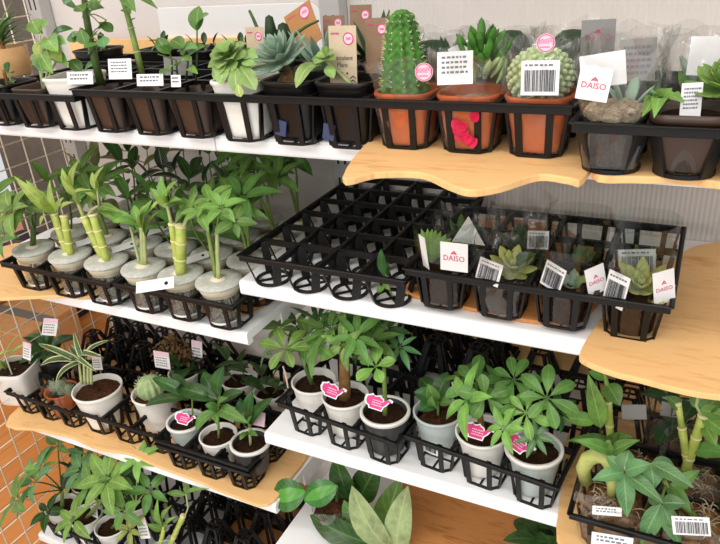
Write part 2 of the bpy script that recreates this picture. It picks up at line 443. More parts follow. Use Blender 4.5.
def text(root, name, s, c, ex, ey, nz, size, mat, lift=.0007):
    k = (s, round(size, 5))
    if k not in _fonts:
        cu = bpy.data.curves.new('lettering', 'FONT'); cu.body = s; cu.size = size; cu.align_x = 'CENTER'; cu.align_y = 'CENTER'; cu.extrude = .0001; cu.resolution_u = 2
        to = bpy.data.objects.new('lettering_source', cu); C.objects.link(to)
        bpy.context.view_layer.update(); dg = bpy.context.evaluated_depsgraph_get()
        _fonts[k] = bpy.data.meshes.new_from_object(to.evaluated_get(dg)); bpy.data.objects.remove(to)
    me = _fonts[k].copy(); Rm = Matrix((ex, ey, nz)).transposed(); off = Vector(c)+nz*lift-world_loc(root)
    for v in me.vertices: v.co = off+Rm @ v.co
    me.materials.clear(); me.materials.append(mat)
    o = bpy.data.objects.new(name, me); C.objects.link(o); o.parent = root; return o
def barcode(root, c, ex, ey, nz, w, h, seed=1):
    r = random.Random(seed); m = MB(); x = -w/2; Rm = Matrix((ex, ey, nz)).transposed()
    while x < w/2:
        b = r.choice((.5, .8, 1.3))*w/44; m.box(Vector(c)+ex*(x+b/2)+nz*.0007, (b/2, h/2, .0002), Rm); x += b+r.choice((.6, .9, 1.4))*w/44
    m.build('barcode', M['ink'], root)
def smudge(root, c, ex, ey, nz, w, h, rows, mat, seed=1):
    """rows of tiny printed words, too small in the photo to read"""
    r = random.Random(seed); m = MB(); Rm = Matrix((ex, ey, nz)).transposed()
    for k in range(rows):
        y = h/2-(k+.5)*h/rows; x = -w/2
        while x < w/2*.8:
            b = r.uniform(.06, .16)*w; m.box(Vector(c)+ex*(x+b/2)+ey*y+nz*.0007, (b/2, h/rows*.22, .0002), Rm); x += b+.05*w
    m.build('printed_lines', mat, root)
def disc(root, name, c, ex, ey, nz, r, mat, lift=.0008, ring=None):
    m = MB(); n = 28
    if ring:
        for k in range(n):
            a0, a1 = 2*PI*k/n, 2*PI*(k+1)/n; o = len(m.v)
            for a in (a0, a1):
                for q in (ring, r): m.v.append(Vector(c)+nz*lift+ex*math.cos(a)*q+ey*math.sin(a)*q)
            m.face([o, o+1, o+3, o+2])
    else: m.prism([(math.cos(2*PI*k/n)*r, math.sin(2*PI*k/n)*r) for k in range(n)], ex, ey, Vector(c)+nz*(lift-.0003), .0003)
    return m.build(name, mat, root)
def logo_card(root, c, w, h, yaw=0, tilt=.3, roll=0, mat='white'):
    o, c, ex, ey, nz = card(root, 'logo_card', c, w, h, M[mat], yaw, tilt, roll, label='card printed with a magenta logo' if mat != 'white' else 'white card printed with a magenta logo')
    text(o, 'logo_lettering', 'DAISO', c-ey*h*.06, ex, ey, nz, w*.27, M['magenta'])
    m = MB(); q = w*.1
    for s_ in (-1, 1): m.bar(c+ey*(h*.2)+nz*.0008, c+ey*(h*.09)+ex*(s_*q)+nz*.0008, .0003, w*.035, ex.cross(ey).cross(ex))
    m.bar(c+ey*(h*.12)-ex*q*.5+nz*.0008, c+ey*(h*.12)+ex*q*.5+nz*.0008, .0003, w*.03, ey)
    m.build('logo_mark', M['magenta'], o)
    return o
def bar_card(root, c, w, h, yaw=0, tilt=.3, roll=0, seed=1, name='barcode_label'):
    o, c, ex, ey, nz = card(root, name, c, w, h, M['white'], yaw, tilt, roll, label='white label with a printed barcode')
    barcode(o, c-ey*h*.08, ex, ey, nz, w*.82, h*.62, seed); smudge(o, c+ey*h*.37, ex, ey, nz, w*.8, h*.12, 1, M['softink'], seed)
    return o
def price_sticker(root, c, r, yaw=0, tilt=.2, top='300円', mat='palepink'):
    ex, ey = cframe(yaw, tilt); nz = ex.cross(ey); c = Vector(c)
    o = disc(root, 'price_sticker', c, ex, ey, nz, r, M[mat]); o['label'] = 'round pale pink price sticker'
    disc(o, 'ring', c, ex, ey, nz, r*.93, M['pink'], .001, r*.83)
    text(o, 'price_lettering', top, c+ey*r*.15, ex, ey, nz, r*.72, M['pink'], .001)
    smudge(o, c-ey*r*.42, ex, ey, nz, r*1.2, r*.35, 1, M['pink'], 3)
    return o
def sleeve(root, c, z0, z1, r0, r1, ex=4, seed=1, yaw=0, name='clear_sleeve', mat='film', jag=.006, crumple=.0025):
    """open-topped crumpled film sleeve around a pot"""
    r = random.Random(seed); ph = [r.uniform(0, 6.28) for _ in range(6)]; n = 14; prof = []
    for i in range(n+1):
        t = i/n; prof.append((r0+(r1-r0)*t, (z1-z0)*t))
    def j(q, a, z):
        t = z/(z1-z0); w = crumple*(.3+t)*(math.sin(3*a+ph[0]+z*90)+.7*math.sin(7*a+ph[1]-z*140)+.5*math.sin(11*a+ph[2]+z*60))
        dz = jag*(math.sin(2*a+ph[3])+.6*math.sin(5*a+ph[4])) if t > .99 else 0
        return q+w, dz
    m = MB(); m.lathe((c[0], c[1], z0), prof, 48, ex, yaw, j)
    return m.build(name, M[mat], root)
# ------------------------------------------------------------------ setting
def ribbed(name, c):
    t = NT(name); tc = t.n('ShaderNodeTexCoord'); sp = t.n('ShaderNodeSeparateXYZ'); t.l(tc.outputs['Object'], sp.inputs[0])
    w = t.math('SINE', t.math('MULTIPLY', sp.outputs[0], 2*PI/.0075)); n = t.noise(6, 3)
    col = t.ramp(n, [(.3, lin(tuple(int(x*.97) for x in c))), (.7, lin(c))])
    return t.done(t.pr(col, .6, .25, 0, t.bump(w, .35, .0012)))
def floor_mat():
    t = NT('plank_floor'); tc = t.n('ShaderNodeTexCoord'); br = t.n('ShaderNodeTexBrick'); mp = t.n('ShaderNodeMapping')
    mp.inputs['Rotation'].default_value = (0, 0, PI/2); t.l(tc.outputs['Object'], mp.inputs[0]); t.l(mp.outputs[0], br.inputs['Vector'])
    br.inputs['Color1'].default_value = lin((206, 132, 62)); br.inputs['Color2'].default_value = lin((188, 112, 46)); br.inputs['Mortar'].default_value = lin((140, 82, 38))
    br.inputs['Scale'].default_value = 1; br.inputs['Brick Width'].default_value = .9; br.inputs['Row Height'].default_value = .075; br.inputs['Mortar Size'].default_value = .0022
    n = t.noise(5, 6, .6, dist=1, stretch=(8, 1, 1))
    col = t.mix(.35, br.outputs[0], t.ramp(n, [(.3, lin((190, 116, 54))), (.7, lin((216, 148, 78)))]))
    return t.done(t.pr(col, .35, .4))
m = MB(); m.box((-2.9, -.6, -.01), (1.51, 4.4, .01)); tag(m.build('floor', floor_mat()), kind='structure')
m = MB(); m.box((.3, -.6, -.01), (1.689, 4.4, .01)); tag(m.build('floor', m_plain('neutral_bounce_floor', (206, 204, 200), .5, .3, .03, 6)), kind='structure')  # unseen aisle floor, pale colour made up so its bounce light stays neutral
m = MB(); m.box((-.99, 1.165, .95), (.37, .012, .95)); tag(m.build('wall_back', m_plain('smooth_back_panel', (222, 216, 212), .6, .25, .02, 8)), kind='structure')
m = MB(); m.box((-.1, 1.165, .95), (.52, .012, .95)); tag(m.build('wall_back', ribbed('ribbed_back_panel', (220, 214, 208))), kind='structure')
m = MB(); m.box((-1.2, 0, 2.76), (3.2, 5.2, .02)); tag(m.build('ceiling', m_plain('ceiling_paint', (232, 230, 226), .9, .1, .01)), kind='structure')

def slotted():
    t = NT('slotted_steel'); tc = t.n('ShaderNodeTexCoord'); sp = t.n('ShaderNodeSeparateXYZ'); t.l(tc.outputs['Object'], sp.inputs[0])
    ax = t.math('LESS_THAN', t.math('ABSOLUTE', t.math('SUBTRACT', t.math('ABSOLUTE', sp.outputs[0]), .0075)), .0024)
    fz = t.math('LESS_THAN', t.math('ABSOLUTE', t.math('SUBTRACT', t.math('FRACT', t.math('MULTIPLY', sp.outputs[2], 20)), .5)), .23)
    col = t.mix(t.math('MULTIPLY', ax, fz), lin((186, 184, 181)), lin((36, 35, 34)))
    return t.done(t.pr(col, .45, .4))
SLOTTED = slotted()
def upright(x, label):
    t = thing('shelf_upright', label, 'shelf post', (x, 1.135, 0), 'perforated shelf uprights')
    m = MB(); m.box((x, 1.135, .95), (.02, .016, .95)); bev(m.build('post', SLOTTED, t), .002)
upright(-.618, 'grey perforated steel post between the two shelf bays')
upright(-1.362, 'grey perforated steel post at the far left end by the wire grid')

def shelf(x0, x1, y0, y1, z, label, th=.024):
    """board whose top is at z (relative to eye level); rounded front lip"""
    xc = (x0+x1)/2; t = thing('shelf_board', label, 'shelf', (xc, y0, H+z), 'white metal shelf boards'); m = MB()
    pr = [(y1, z), (y0+.006, z), (y0+.0025, z-.001), (y0, z-.005), (y0, z-th+.003), (y0+.002, z-th), (y0+.014, z-th), (y0+.014, z-th+.008), (y1, z-th+.008)]
    m.prism([(p[0], p[1]+H) for p in pr], (0, 1, 0), (0, 0, 1), (x0, 0, 0), x1-x0)
    m.build('board', M['shelf'], t)
    for xx in (x0+.006, x1-.006):
        m = MB(); m.box((xx, (y0+y1)/2+.05, H+z-th-.008), (.0015, (y1-y0)/2-.06, .018)); m.build('bracket', M['shelf'], t)
shelf(-1.358, -.6225, .757, 1.115, -.233, 'white top shelf board of the left bay')
shelf(-.6205, .16, .757, 1.115, -.233, 'white top shelf board of the right bay under the cactus trays')
shelf(-1.358, -.6225, .757, 1.115, -.563, 'white second shelf board of the left bay under the bamboo cups')
shelf(-.6205, .16, .757, 1.115, -.466, 'white middle shelf board of the right bay under the empty tray')
shelf(-1.358, -.6225, .757, 1.115, -.940, 'white third shelf board of the left bay under a long wooden slab')
shelf(-.6205, .16, .757, 1.115, -.768, 'white lower shelf board of the right bay under pots with pink tags')
shelf(-1.358, -.6225, .72, 1.115, -1.28, 'white bottom shelf board of the left bay under pachira pots')
shelf(-.6205, .16, .72, 1.115, -1.02, 'white bottom shelf board of the right bay under broad leaves')

# wire grid closing the left end
m = MB(); Y0, Z0, P5 = .749, -1.106, .0505
for k in range(-6, 8): m.tube([W(-1.366, Y0+k*P5, -1.449), W(-1.366, Y0+k*P5, .12)], .0016, 6)
for k in range(-6, 25): m.tube([W(-1.369, Y0-6*P5-.01, Z0+k*P5), W(-1.369, Y0+7*P5+.01, Z0+k*P5)], .0016, 6)
tag(m.build('wire_grid_panel', M['wire']), 'cream wire grid panel closing the left end of the shelves', 'wire grid')

# beyond the wire grid
def crate(name, label, cat, c, half, mat, yaw=0):
    t = thing(name, label, cat, (c[0], c[1], H+c[2]-half[2])); m = MB(); rt = Matrix.Rotation(yaw, 3, 'Z')
    m.box(W(*c), half, rt); bev(m.build('body', M[mat], t), .006)
    m = MB(); m.box(W(c[0], c[1], c[2]+half[2]+.0008), (half[0]*.98, .024, .0008), rt); m.build('tape_strip', M['greybox'] if mat != 'greybox' else M['plum'], t)
crate('carton', 'plain brown carton beyond the wire grid at left', 'box', (-2.35, 1.50, -1.35), (.16, .13, .10), 'carton')
crate('crate', 'dark plum crate beyond the wire grid behind the brown carton', 'crate', (-2.62, 1.80, -1.28), (.2, .13, .17), 'plum')
crate('display_box', 'tall wide grey display case beyond the wire grid', 'box', (-2.35, 2.16, -.62), (.62, .12, .83), 'greybox')
crate('carton', 'tall orange-brown carton beyond the wire grid at far left', 'box', (-2.62, 1.52, -.98), (.1, .09, .47), 'carton_orange')

# ------------------------------------------------------------------ wooden slabs
def slab(label, pts, z, th=.008, mat='wood', name='wood_slab', sub=2, group='wooden slabs on the shelves'):
    """irregular board lying flat; pts = outline (x, y)"""
    n = len(pts); out = []
    for i in range(n):                                  # Catmull-Rom smoothing of the outline
        p0, p1, p2, p3 = (Vector(pts[(i+k-1) % n]) for k in range(4))
        if len(pts[i]) > 2 and False: pass
        for s in range(4):
            t = s/4; out.append(.5*((2*p1)+(-p0+p2)*t+(2*p0-5*p1+4*p2-p3)*t*t+(-p0+3*p1-3*p2+p3)*t**3))
    cx = sum(p.x for p in out)/len(out); cy = sum(p.y for p in out)/len(out)
    m = MB(); m.prism([(p.x-cx, p.y-cy) for p in out], (1, 0, 0), (0, 1, 0), (0, 0, 0), th)
    o = m.build(name, M[mat]); o.location = (cx, cy, H+z); bev(o, .0015, 2)
    return tag(o, label, 'wood board', group)
slab('blond wooden slab with wavy front edge under the tray of terracotta cacti', [(-.338, .611), (-.31, .632), (-.2845, .642), (-.2558, .6423), (-.222, .618), (-.1943, .6048), (-.1695, .6233), (-.1413, .667), (-.112, .664), (-.098, .668), (-.098, .80), (-.12, 1.0), (-.36, 1.0), (-.375, .78)], -.2325)
slab('blond wooden slab under the glossy gravel cup tray at top right', [(-.094, .69), (-.05, .683), (.0, .69), (.15, .68), (.16, 1.0), (-.092, 1.0), (-.096, .85)], -.2325)
slab('big blond slab at the right end of the middle shelf', [(-.094, .721), (-.085, .70), (-.05, .688), (-.0236, .6856), (.02, .68), (.056, .6823), (.15, .70), (.16, .95), (.14, 1.105), (.07, 1.112), (.04, 1.095), (.012, 1.07), (-.02, 1.0), (-.06, .9), (-.084, .8)], -.4655)
slab('wooden slab with rounded left end under the tray of plastic cups', [(-.36, .80), (-.372, .83), (-.365, .9), (-.352, 1.04), (-.33, 1.10), (-.28, 1.11), (-.2, 1.105), (-.16, 1.07), (-.10, 1.01), (-.092, .9), (-.105, .80), (-.16, .775), (-.24, .78), (-.31, .785)], -.4655, .006, 'wood_dark')
slab('orange-blond slab sticking out under the leftmost bamboo cups', [(-1.30, .70), (-1.22, .705), (-1.16, .69), (-1.10, .715), (-1.03, .745), (-.975, .765), (-.98, .85), (-1.1, .9), (-1.35, .9), (-1.352, .74)], -.5625, .007)
slab('wooden slab at the back right of the second left shelf', [(-.78, .80), (-.70, .80), (-.665, .80), (-.64, .86), (-.632, .93), (-.628, 1.04), (-.64, 1.10), (-.76, 1.10), (-.79, .96)], -.5625, .007, 'wood_dark')
slab('long blond slab covering the third left shelf under the white pots', [(-1.352, .752), (-1.235, .744), (-1.15, .752), (-1.065, .745), (-.99, .758), (-.914, .752), (-.8, .748), (-.7, .742), (-.632, .748), (-.628, .83), (-.63, .90), (-.66, 1.09), (-.9, 1.11), (-1.352, 1.11)], -.9395, .007)
slab('wooden slab lying at the right of the lower right shelf beside the bagged plants', [(-.115, .80), (-.09, .69), (.02, .685), (.15, .69), (.155, 1.0), (.1, 1.1), (-.1, 1.1), (-.13, .95)], -.7675, .008)
slab('amber slab on the bottom right shelf right of the broad leaves', [(-.42, .76), (-.2, .75), (.1, .76), (.14, 1.09), (-.25, 1.105), (-.47, 1.10), (-.45, .95)], -1.0195, .008, 'wood_dark')
slab('amber slab at the right end of the bottom left shelf', [(-.90, .74), (-.75, .735), (-.64, .74), (-.632, .85), (-.63, 1.0), (-.66, 1.10), (-.88, 1.10), (-.91, .9)], -1.2795, .008, 'wood_dark')
def standing_board(label, x0, x1, z0, z1, y, mat, lean=.02, th=.01, rr=.02, name='wood_slab', cat='wood board', grp='wooden slabs on the shelves'):
    m = MB(); w, h = x1-x0, z1-z0
    o = [(0, 0), (w, 0), (w, h-rr)]+[(w-rr+rr*math.cos(a), h-rr+rr*math.sin(a)) for a in (PI/8, PI/4, 3*PI/8)]+[(w-rr, h), (0, h)]
    ey = Vector((0, lean, h)).normalized()
    m.prism(o, (1, 0, 0), ey, (0, 0, 0), th); ob = m.build(name, M[mat]); ob.location = (x0, y, H+z0); bev(ob, .0015)
    return tag(ob, label, cat, grp)
standing_board('amber board leaning on the back of the lower right shelf behind overturned trays', -.50, .06, -.7675, -.60, 1.128, 'wood', .004)
standing_board('narrow amber board along the back of the top left shelf', -1.28, -.80, -.2325, -.150, 1.128, 'wood', .002)
standing_board('white board with a rounded corner standing against the back of the top shelf', -1.02, -.637, -.2325, -.092, 1.132, 'board', .002, .004, .03, 'display_board', 'board', None)

# ------------------------------------------------------------------ black plastic trays
_cells = {}
def cell_mesh(px, py, h, style):
    k = (px, py, h, style)
    if k in _cells: return _cells[k]
    m = MB()
    if style == 'ring':
        r = min(px, py)*.43
        n = 24
        for a, b in ((r, r-.0045),):
            rows = []
            for q, z in ((r, 0), (r, .0042), (r-.004, .0042), (r-.004, 0), (r, 0)):
                rows.append([Vector((q*math.cos(2*PI*i/n), q*math.sin(2*PI*i/n), z)) for i in range(n)])
            m.grid(rows, False, True)
        for s in (1, -1):
            d = Vector((math.cos(PI/4), s*math.sin(PI/4), 0))*(r-.001); m.bar(-d+Vector((0, 0, .0018)), d+Vector((0, 0, .0018)), .0032, .003)
        for sx, sy in ((1, 1), (1, -1), (-1, 1), (-1, -1)):
            c = math.sqrt(.5); top = Vector((sx*px*.44, sy*py*.44, h-.003)); bot = Vector((sx*r*c*.97, sy*r*c*.97, .001))
            m.bar(top, bot, .0130, .0024, (sx, sy, 0))
    else:
        fl = style == 'cone'; bx, by, c = (px*.19, py*.19, .006) if fl else (px*.34, py*.34, .011)
        ring = [(-bx+c, -by), (bx-c, -by), (bx, -by+c), (bx, by-c), (bx-c, by), (-bx+c, by), (-bx, by-c), (-bx, -by+c)]
        for i in range(8):
            a, b = ring[i], ring[(i+1) % 8]; m.bar((a[0], a[1], .0016), (b[0], b[1], .0016), .0034, .0032)
        for i, (x, y) in enumerate(ring):
            k1, k2 = (2.3, 2.9) if fl else (1.30, 1.12); tx = x*k1 if abs(x) > bx*.9 else x*k2; ty = y*k1 if abs(y) > by*.9 else y*k2
            m.bar((tx, ty, h-.003), (x, y, .001), .0075, .0028, (0, 1, 0) if abs(y) > by*.9 else (1, 0, 0))
        m.bar((-bx, 0, .0012), (bx, 0, .0012), .0028, .0024); m.bar((0, -by, .0012), (0, by, .0012), .0028, .0024)
    me = bpy.data.meshes.new('cell')
    me.from_pydata([tuple(v) for v in m.v], [], m.f); me.materials.append(M['black']); me.update()
    _cells[k] = me; return me
def tray(label, x0, y0, zb, cols, rows, px, py, h, style='leg', yaw=0, flip=False, group='black plastic plant trays', solid=False):
    Wd, D = cols*px, rows*py; cx, cy = Wd/2, D/2
    c = Vector((x0, y0, 0))+Matrix.Rotation(yaw, 3, 'Z') @ Vector((cx, cy, 0))
    t = thing('plant_tray', label, 'tray', (c.x, c.y, H+zb+(h if flip else 0)), group)
    t.rotation_euler = (PI if flip else 0, 0, yaw)
    m = MB(); e = .0035; rh = .0105
    for y in (-cy, cy): m.bar((-cx-e/2, y, h-rh/2), (cx+e/2, y, h-rh/2), e, rh); m.bar((-cx-e, y*1.0+math.copysign(.002, y), h-.001), (cx+e, y+math.copysign(.002, y), h-.001), .006, .002)
    for x in (-cx, cx): m.bar((x, -cy, h-rh/2), (x, cy, h-rh/2), e, rh); m.bar((x+math.copysign(.002, x), -cy-e, h-.001), (x+math.copysign(.002, x), cy+e, h-.001), .006, .002)
    bev(m.build('rim', M['black'], t, True), .0008, 1)
    for i in range(1, cols):
        m = MB(); x = -cx+i*px; m.bar((x, -cy, h-.004), (x, cy, h-.0045), .0055, .009); m.build('divider', M['black'], t, True)
    for j in range(1, rows):
        m = MB(); y = -cy+j*py; m.bar((-cx, y, h-.004), (cx, y, h-.0045), .0055, .009); m.build('divider', M['black'], t, True)
    me = cell_mesh(px, py, h, style)
    for j in range(rows):
        for i in range(cols):
            o = bpy.data.objects.new('cell', me); C.objects.link(o); o.parent = t; o.location = (-cx+(i+.5)*px, -cy+(j+.5)*py, 0)
    return t
# top shelf
tray('black tray at the far left of the top shelf', -1.083, .722, -.233, 3, 3, .08, .08, .058)
tray('black tray of brown nursery pots on the top left shelf', -.843, .724, -.233, 3, 3, .0805, .08, .067)
tray('black tray of succulents and a white square pot on the top shelf', -.600, .722, -.233, 3, 3, .0815, .08, .067)
tray('black tray of three terracotta cacti on the wavy slab', -.354, .708, -.2242, 3, 3, .0775, .08, .061)
tray('black round-celled tray at the top right end', -.112, .674, -.2242, 4, 4, .0675, .066, .053, 'ring')
tray('black tray at the back of the top left shelf behind the tall stems', -.86, .972, -.233, 3, 1, .081, .08, .066)
tray('black tray at the back left corner of the top shelf', -1.12, .972, -.233, 3, 1, .081, .08, .064)
# second shelves
tray('long empty round-celled black tray on the middle right shelf', -.603, .748, -.466, 4, 6, .0675, .064, .052, 'ring')
tray('black tray of clear cups on the middle right shelf', -.331, .753, -.460, 4, 3, .0815, .081, .062)
tray('black tray under the leftmost bamboo cups', -1.157, .730, -.5555, 3, 4, .0925, .083, .058)
tray('black tray under the right-hand bamboo cups of the second left shelf', -.868, .733, -.5555, 3, 4, .082, .083, .058)
# third shelves
tray('black tray under the square white mug pot at the left end', -1.352, .765, -.9325, 3, 2, .0685, .082, .062)
tray('black tray under the striped dracaena pot', -1.143, .772, -.9325, 3, 2, .0835, .082, .062)
tray('lower of two nested black trays under the small white and charcoal pots', -.890, .752, -.9325, 3, 4, .074, .08, .062)
tray('upper of two nested black trays under the small white and charcoal pots', -.890, .752, -.9195, 3, 4, .074, .08, .062)
tray('black tray under the three left-hand pots on the lower right shelf', -.592, .773, -.768, 3, 2, .0775, .083, .066, yaw=-.10)
tray('black tray under the three right-hand pots on the lower right shelf', -.3545, .773, -.768, 3, 2, .0808, .083, .066, yaw=-.11)
tray('black tray under the bagged plants at the lower right corner', -.086, .70, -.7595, 2, 3, .1, .085, .062)
# overturned empties
for k in range(2):
    w = ('lower', 'upper')[k]
    tray(w+' tray of the overturned stack at the back left of the third shelf', -1.335, .945, -.9325+k*.030, 3, 2, .081, .081, .074, 'cone', 0, True, 'overturned trays behind the dracaena')
    tray(w+' tray of the overturned stack behind the striped dracaena', -1.085, .945, -.9325+k*.030, 2, 2, .081, .081, .074, 'cone', 0, True, 'overturned trays behind the dracaena')
for k in range(2):
    w = ('lower', 'upper')[k]
    tray(w+' tray of the left overturned stack at the back of the lower right shelf', -.505, .956, -.768+k*.030, 3, 2, .081, .081, .074, 'cone', 0, True, 'overturned trays behind the pink-tagged pots')
tray('single overturned tray behind the pots at the right end of the lower right shelf', -.25, .951, -.768, 3, 2, .081, .081, .074, 'cone', 0, True, 'overturned trays behind the pink-tagged pots')
for k in range(2):
    w = ('lower', 'upper')[k]
    tray(w+' tray of the overturned stack on the bottom left shelf', -.99, .80, -1.2715+k*.030, 3, 3, .08, .08, .074, 'cone', 0, True, 'overturned trays on the bottom left shelf')

# ------------------------------------------------------------------ light: shop ceiling lamps + soft ambient
def lamp(x, y, z, sx, sy, e, col=(1, .985, .965)):
    l = bpy.data.lights.new('ceiling_light', 'AREA'); l.shape = 'RECTANGLE'; l.size = sx; l.size_y = sy; l.energy = e*.8; l.color = col
    o = bpy.data.objects.new('ceiling_light', l); o.location = (x, y, z); C.objects.link(o); return o
lamp(-.5, -.25, 2.72, 2.6, .3, 26)
lamp(-.5, -1.7, 2.72, 2.6, .3, 40)
lamp(-.4, -3.9, 2.72, 3.2, .3, 150)
lamp(-2.6, .3, 2.72, .3, 2.6, 20)
w = bpy.data.worlds.new('shop_air'); bpy.context.scene.world = w; w.use_nodes = True
bg = w.node_tree.nodes['Background']; bg.inputs[0].default_value = (.97, .98, 1, 1); bg.inputs[1].default_value = .6
sc = bpy.context.scene
sc.view_settings.view_transform = 'Standard'; sc.view_settings.look = 'None'; sc.view_settings.exposure = 0.3; sc.view_settings.gamma = 1
sc.cycles.transparent_max_bounces = 32; sc.cycles.max_bounces = 10

# ------------------------------------------------------------------ plants: shared builders
UPV = Vector((.08, -.5, .86))
def rootat(name, label, cat, x, y, zrel, group=None): return thing(name, label, cat, W(x, y, zrel), group)
def stalk(root, pts, r0, r1, mat, name='stem', seg=8):
    m = MB(); n = len(pts); m.tube(pts, [r0+(r1-r0)*i/(n-1) for i in range(n)], seg); return m.build(name, M[mat], root)
def add_whorls(root, hub, specs, seed=1, stemmat='green_stem', r=.0013):
    """specs: (point, leaflets, length, width, material[, axis[, shape[, spread, droop]]])"""
    rnd = random.Random(seed)
    for s in specs:
        p, n, L, Wd, mat = s[:5]; ax = s[5] if len(s) > 5 and s[5] is not None else UPV; shp = s[6] if len(s) > 6 else 'lance'
        sp = s[7] if len(s) > 7 else 1.2; dr = s[8] if len(s) > 8 else .7
        if hub is not None:
            m = MB(); m.tube(bend(hub, p, .006, 6), [r*1.3, r*1.2, r*1.1, r, r, r, r*.9], 6); m.build('leaf_stalk', M[stemmat], root)
        m = MB(); whorl(m, p, ax, n, L, Wd, sp, dr, rnd, shp); m.build('leaf_whorl', M[mat], root)
def leaves(root, mat, specs, name='leaf', fold=.2, arch=.12, shape='ell', up=None, wave=0):
    """each (base, tip, width): a leaf of its own"""
    for s in specs:
        m = MB(); leaf_to(m, s[0], s[1], s[2], s[3] if len(s) > 3 else arch, up, fold, shape, 9, wave); m.build(name, M[mat], root)
def pot_plant(name, label, px, py, zrim, rt, rb, h, mat, group=None, cat='potted plant', xy=None, **kw):
    c = A(px, py, z=zrim) if xy is None else Vector((xy[0], xy[1], H+zrim))
    root = thing(name, label, cat, (c.x, c.y, c.z-h), group)
    pot_parts(root, (c.x, c.y), c.z, rt, rb, h, M[mat], **kw)
    return root, Vector((c.x, c.y, c.z-.011))
def bush(root, base, h, spread, nst, L, Wd, mat, seed, shape='lance', per=4, stemmat='green_stem', droop=.8, lean=(0, 0), r=.0016):
    """several stems, each with alternate leaves"""
    rnd = random.Random(seed)
    for k in range(nst):
        a = 2*PI*k/nst+rnd.uniform(-.4, .4); o = Vector((math.cos(a), math.sin(a), 0)); hh = h*rnd.uniform(.75, 1.05)
        b = Vector(base)+o*.004; top = Vector(base)+o*spread*rnd.uniform(.5, 1)+Vector((lean[0], lean[1], hh))
        pts = bend(b, top, .01, 6, o); m = MB(); m.tube(pts, [r*1.3-r*.6*i/6 for i in range(7)], 6); m.build('stem', M[stemmat], root)
        m = MB()
        for i in range(per):
            t = .35+.65*i/max(1, per-1); p = pts[min(6, int(t*6))]; b2 = a+i*2.4+rnd.uniform(-.3, .3)
            d = Vector((math.cos(b2), math.sin(b2), rnd.uniform(.15, .7)))
            leaf(m, p, d, (0, 0, 1), L*rnd.uniform(.75, 1.1), Wd*rnd.uniform(.8, 1.1), droop*rnd.uniform(.6, 1.2), .25, shape)
        leaf(m, top, o*.35+Vector((0, 0, 1)), o*-1+Vector((0, 0, .3)), L*.8, Wd*.8, droop*.5, .3, shape)
        m.build('foliage', M[mat], root)
def paper_tag(root, c, w, h, yaw=.1, tilt=.3, roll=0, top='pink', lines=4, seed=1):
    o, c, ex, ey, nz = card(root, 'paper_tag', c, w, h, M['white'], yaw, tilt, roll, label='white paper tag with a pink printed top')
    m = MB(); m.box(c+ey*h*.36+nz*.0007, (w/2, h*.13, .0003), Matrix((ex, ey, nz)).transposed()); m.build('pink_band', M['palepink'], o)
    smudge(o, c-ey*h*.1, ex, ey, nz, w*.8, h*.6, lines, M['grey_card'], seed); return o

# ------------------------------------------------------------------ lower right shelf: six pots
G6 = 'pots with plants on the lower right shelf'
ZR = -.691
r, b = pot_plant('potted_schefflera', 'white pot with small bright umbrella leaves, left of the thick-trunked pachira', 314, 380, ZR, .040, .028, .0735, 'white_pot', G6)
t = A(300, 352, y=b.y); stalk(r, bend(b+Vector((-.004, 0, 0)), t, .0, 5), .0048, .0036, 'dark_stem', 'trunk')
add_whorls(r, t, [(A(286, 349, y=b.y-.035), 6, .040, .019, 'lf_bright', None, 'obov'), (A(280, 329, y=b.y+.02), 7, .032, .013, 'lf_mid', (0, -.2, 1)), (A(308, 338, y=b.y+.01), 7, .042, .016, 'lf_mid'), (A(268, 352, y=b.y), 5, .028, .010, 'lf_blue', (-.6, -.4, .6)), (A(297, 327, y=b.y+.045), 6, .036, .013, 'lf_dark')], 3, 'green_stem')
q = MB(); q.tube([A(283, 366, y=b.y-.03), A(286, 376, y=b.y-.035), A(288, 388, y=b.y-.040)], .0016, 6); q.build('tag_string', M['pink_string'], r)
r, b = pot_plant('potted_pachira', 'white pot with a thick brown pachira trunk, dark leaves and a pink tag', 345, 394, ZR, .040, .028, .0735, 'white_pot', G6)
t = A(344, 341, y=b.y+.005); stalk(r, bend(b+Vector((-.002, .002, 0)), t, .0, 5), .0105, .0075, 'trunk', 'trunk', 12)
add_whorls(r, t, [(A(330, 331, y=b.y-.01), 8, .05, .013, 'lf_mid', (-.35, -.3, .9), 'lance', 1.1, .4), (A(320, 346, y=b.y-.03), 6, .046, .018, 'lf_mid', (-.5, -.6, .6)), (A(348, 322, y=b.y+.02), 8, .052, .014, 'lf_dark', (0, -.3, 1)), (A(356, 336, y=b.y-.02), 7, .05, .015, 'lf_mid', (.3, -.5, .8)), (A(344, 345, y=b.y-.03), 6, .04, .014, 'lf_bright', (.1, -.8, .5)), (A(366, 327, y=b.y+.04), 7, .046, .014, 'lf_dark', (.4, 0, .9)), (A(318, 322, y=b.y+.03), 8, .05, .009, 'lf_dark', (-.3, .1, 1), 'lance', .8, .3)], 5, 'green_stem', .0016)
can_tag(r, A(332, 391, y=b.y-.033)+Vector((0, 0, .0)), (.96, .05, -.2), (.08, .55, .8), .0185)
r, b = pot_plant('potted_schefflera', 'charcoal pot with white rim, four-leaved umbrella sprig and a pink tag', 385, 410, ZR, .040, .029, .0735, 'char_pot', G6, rimmat=M['white_pot'])
t = A(384, 368, y=b.y+.004); stalk(r, bend(b, t, .0, 5), .0045, .0034, 'green_stem', 'trunk')
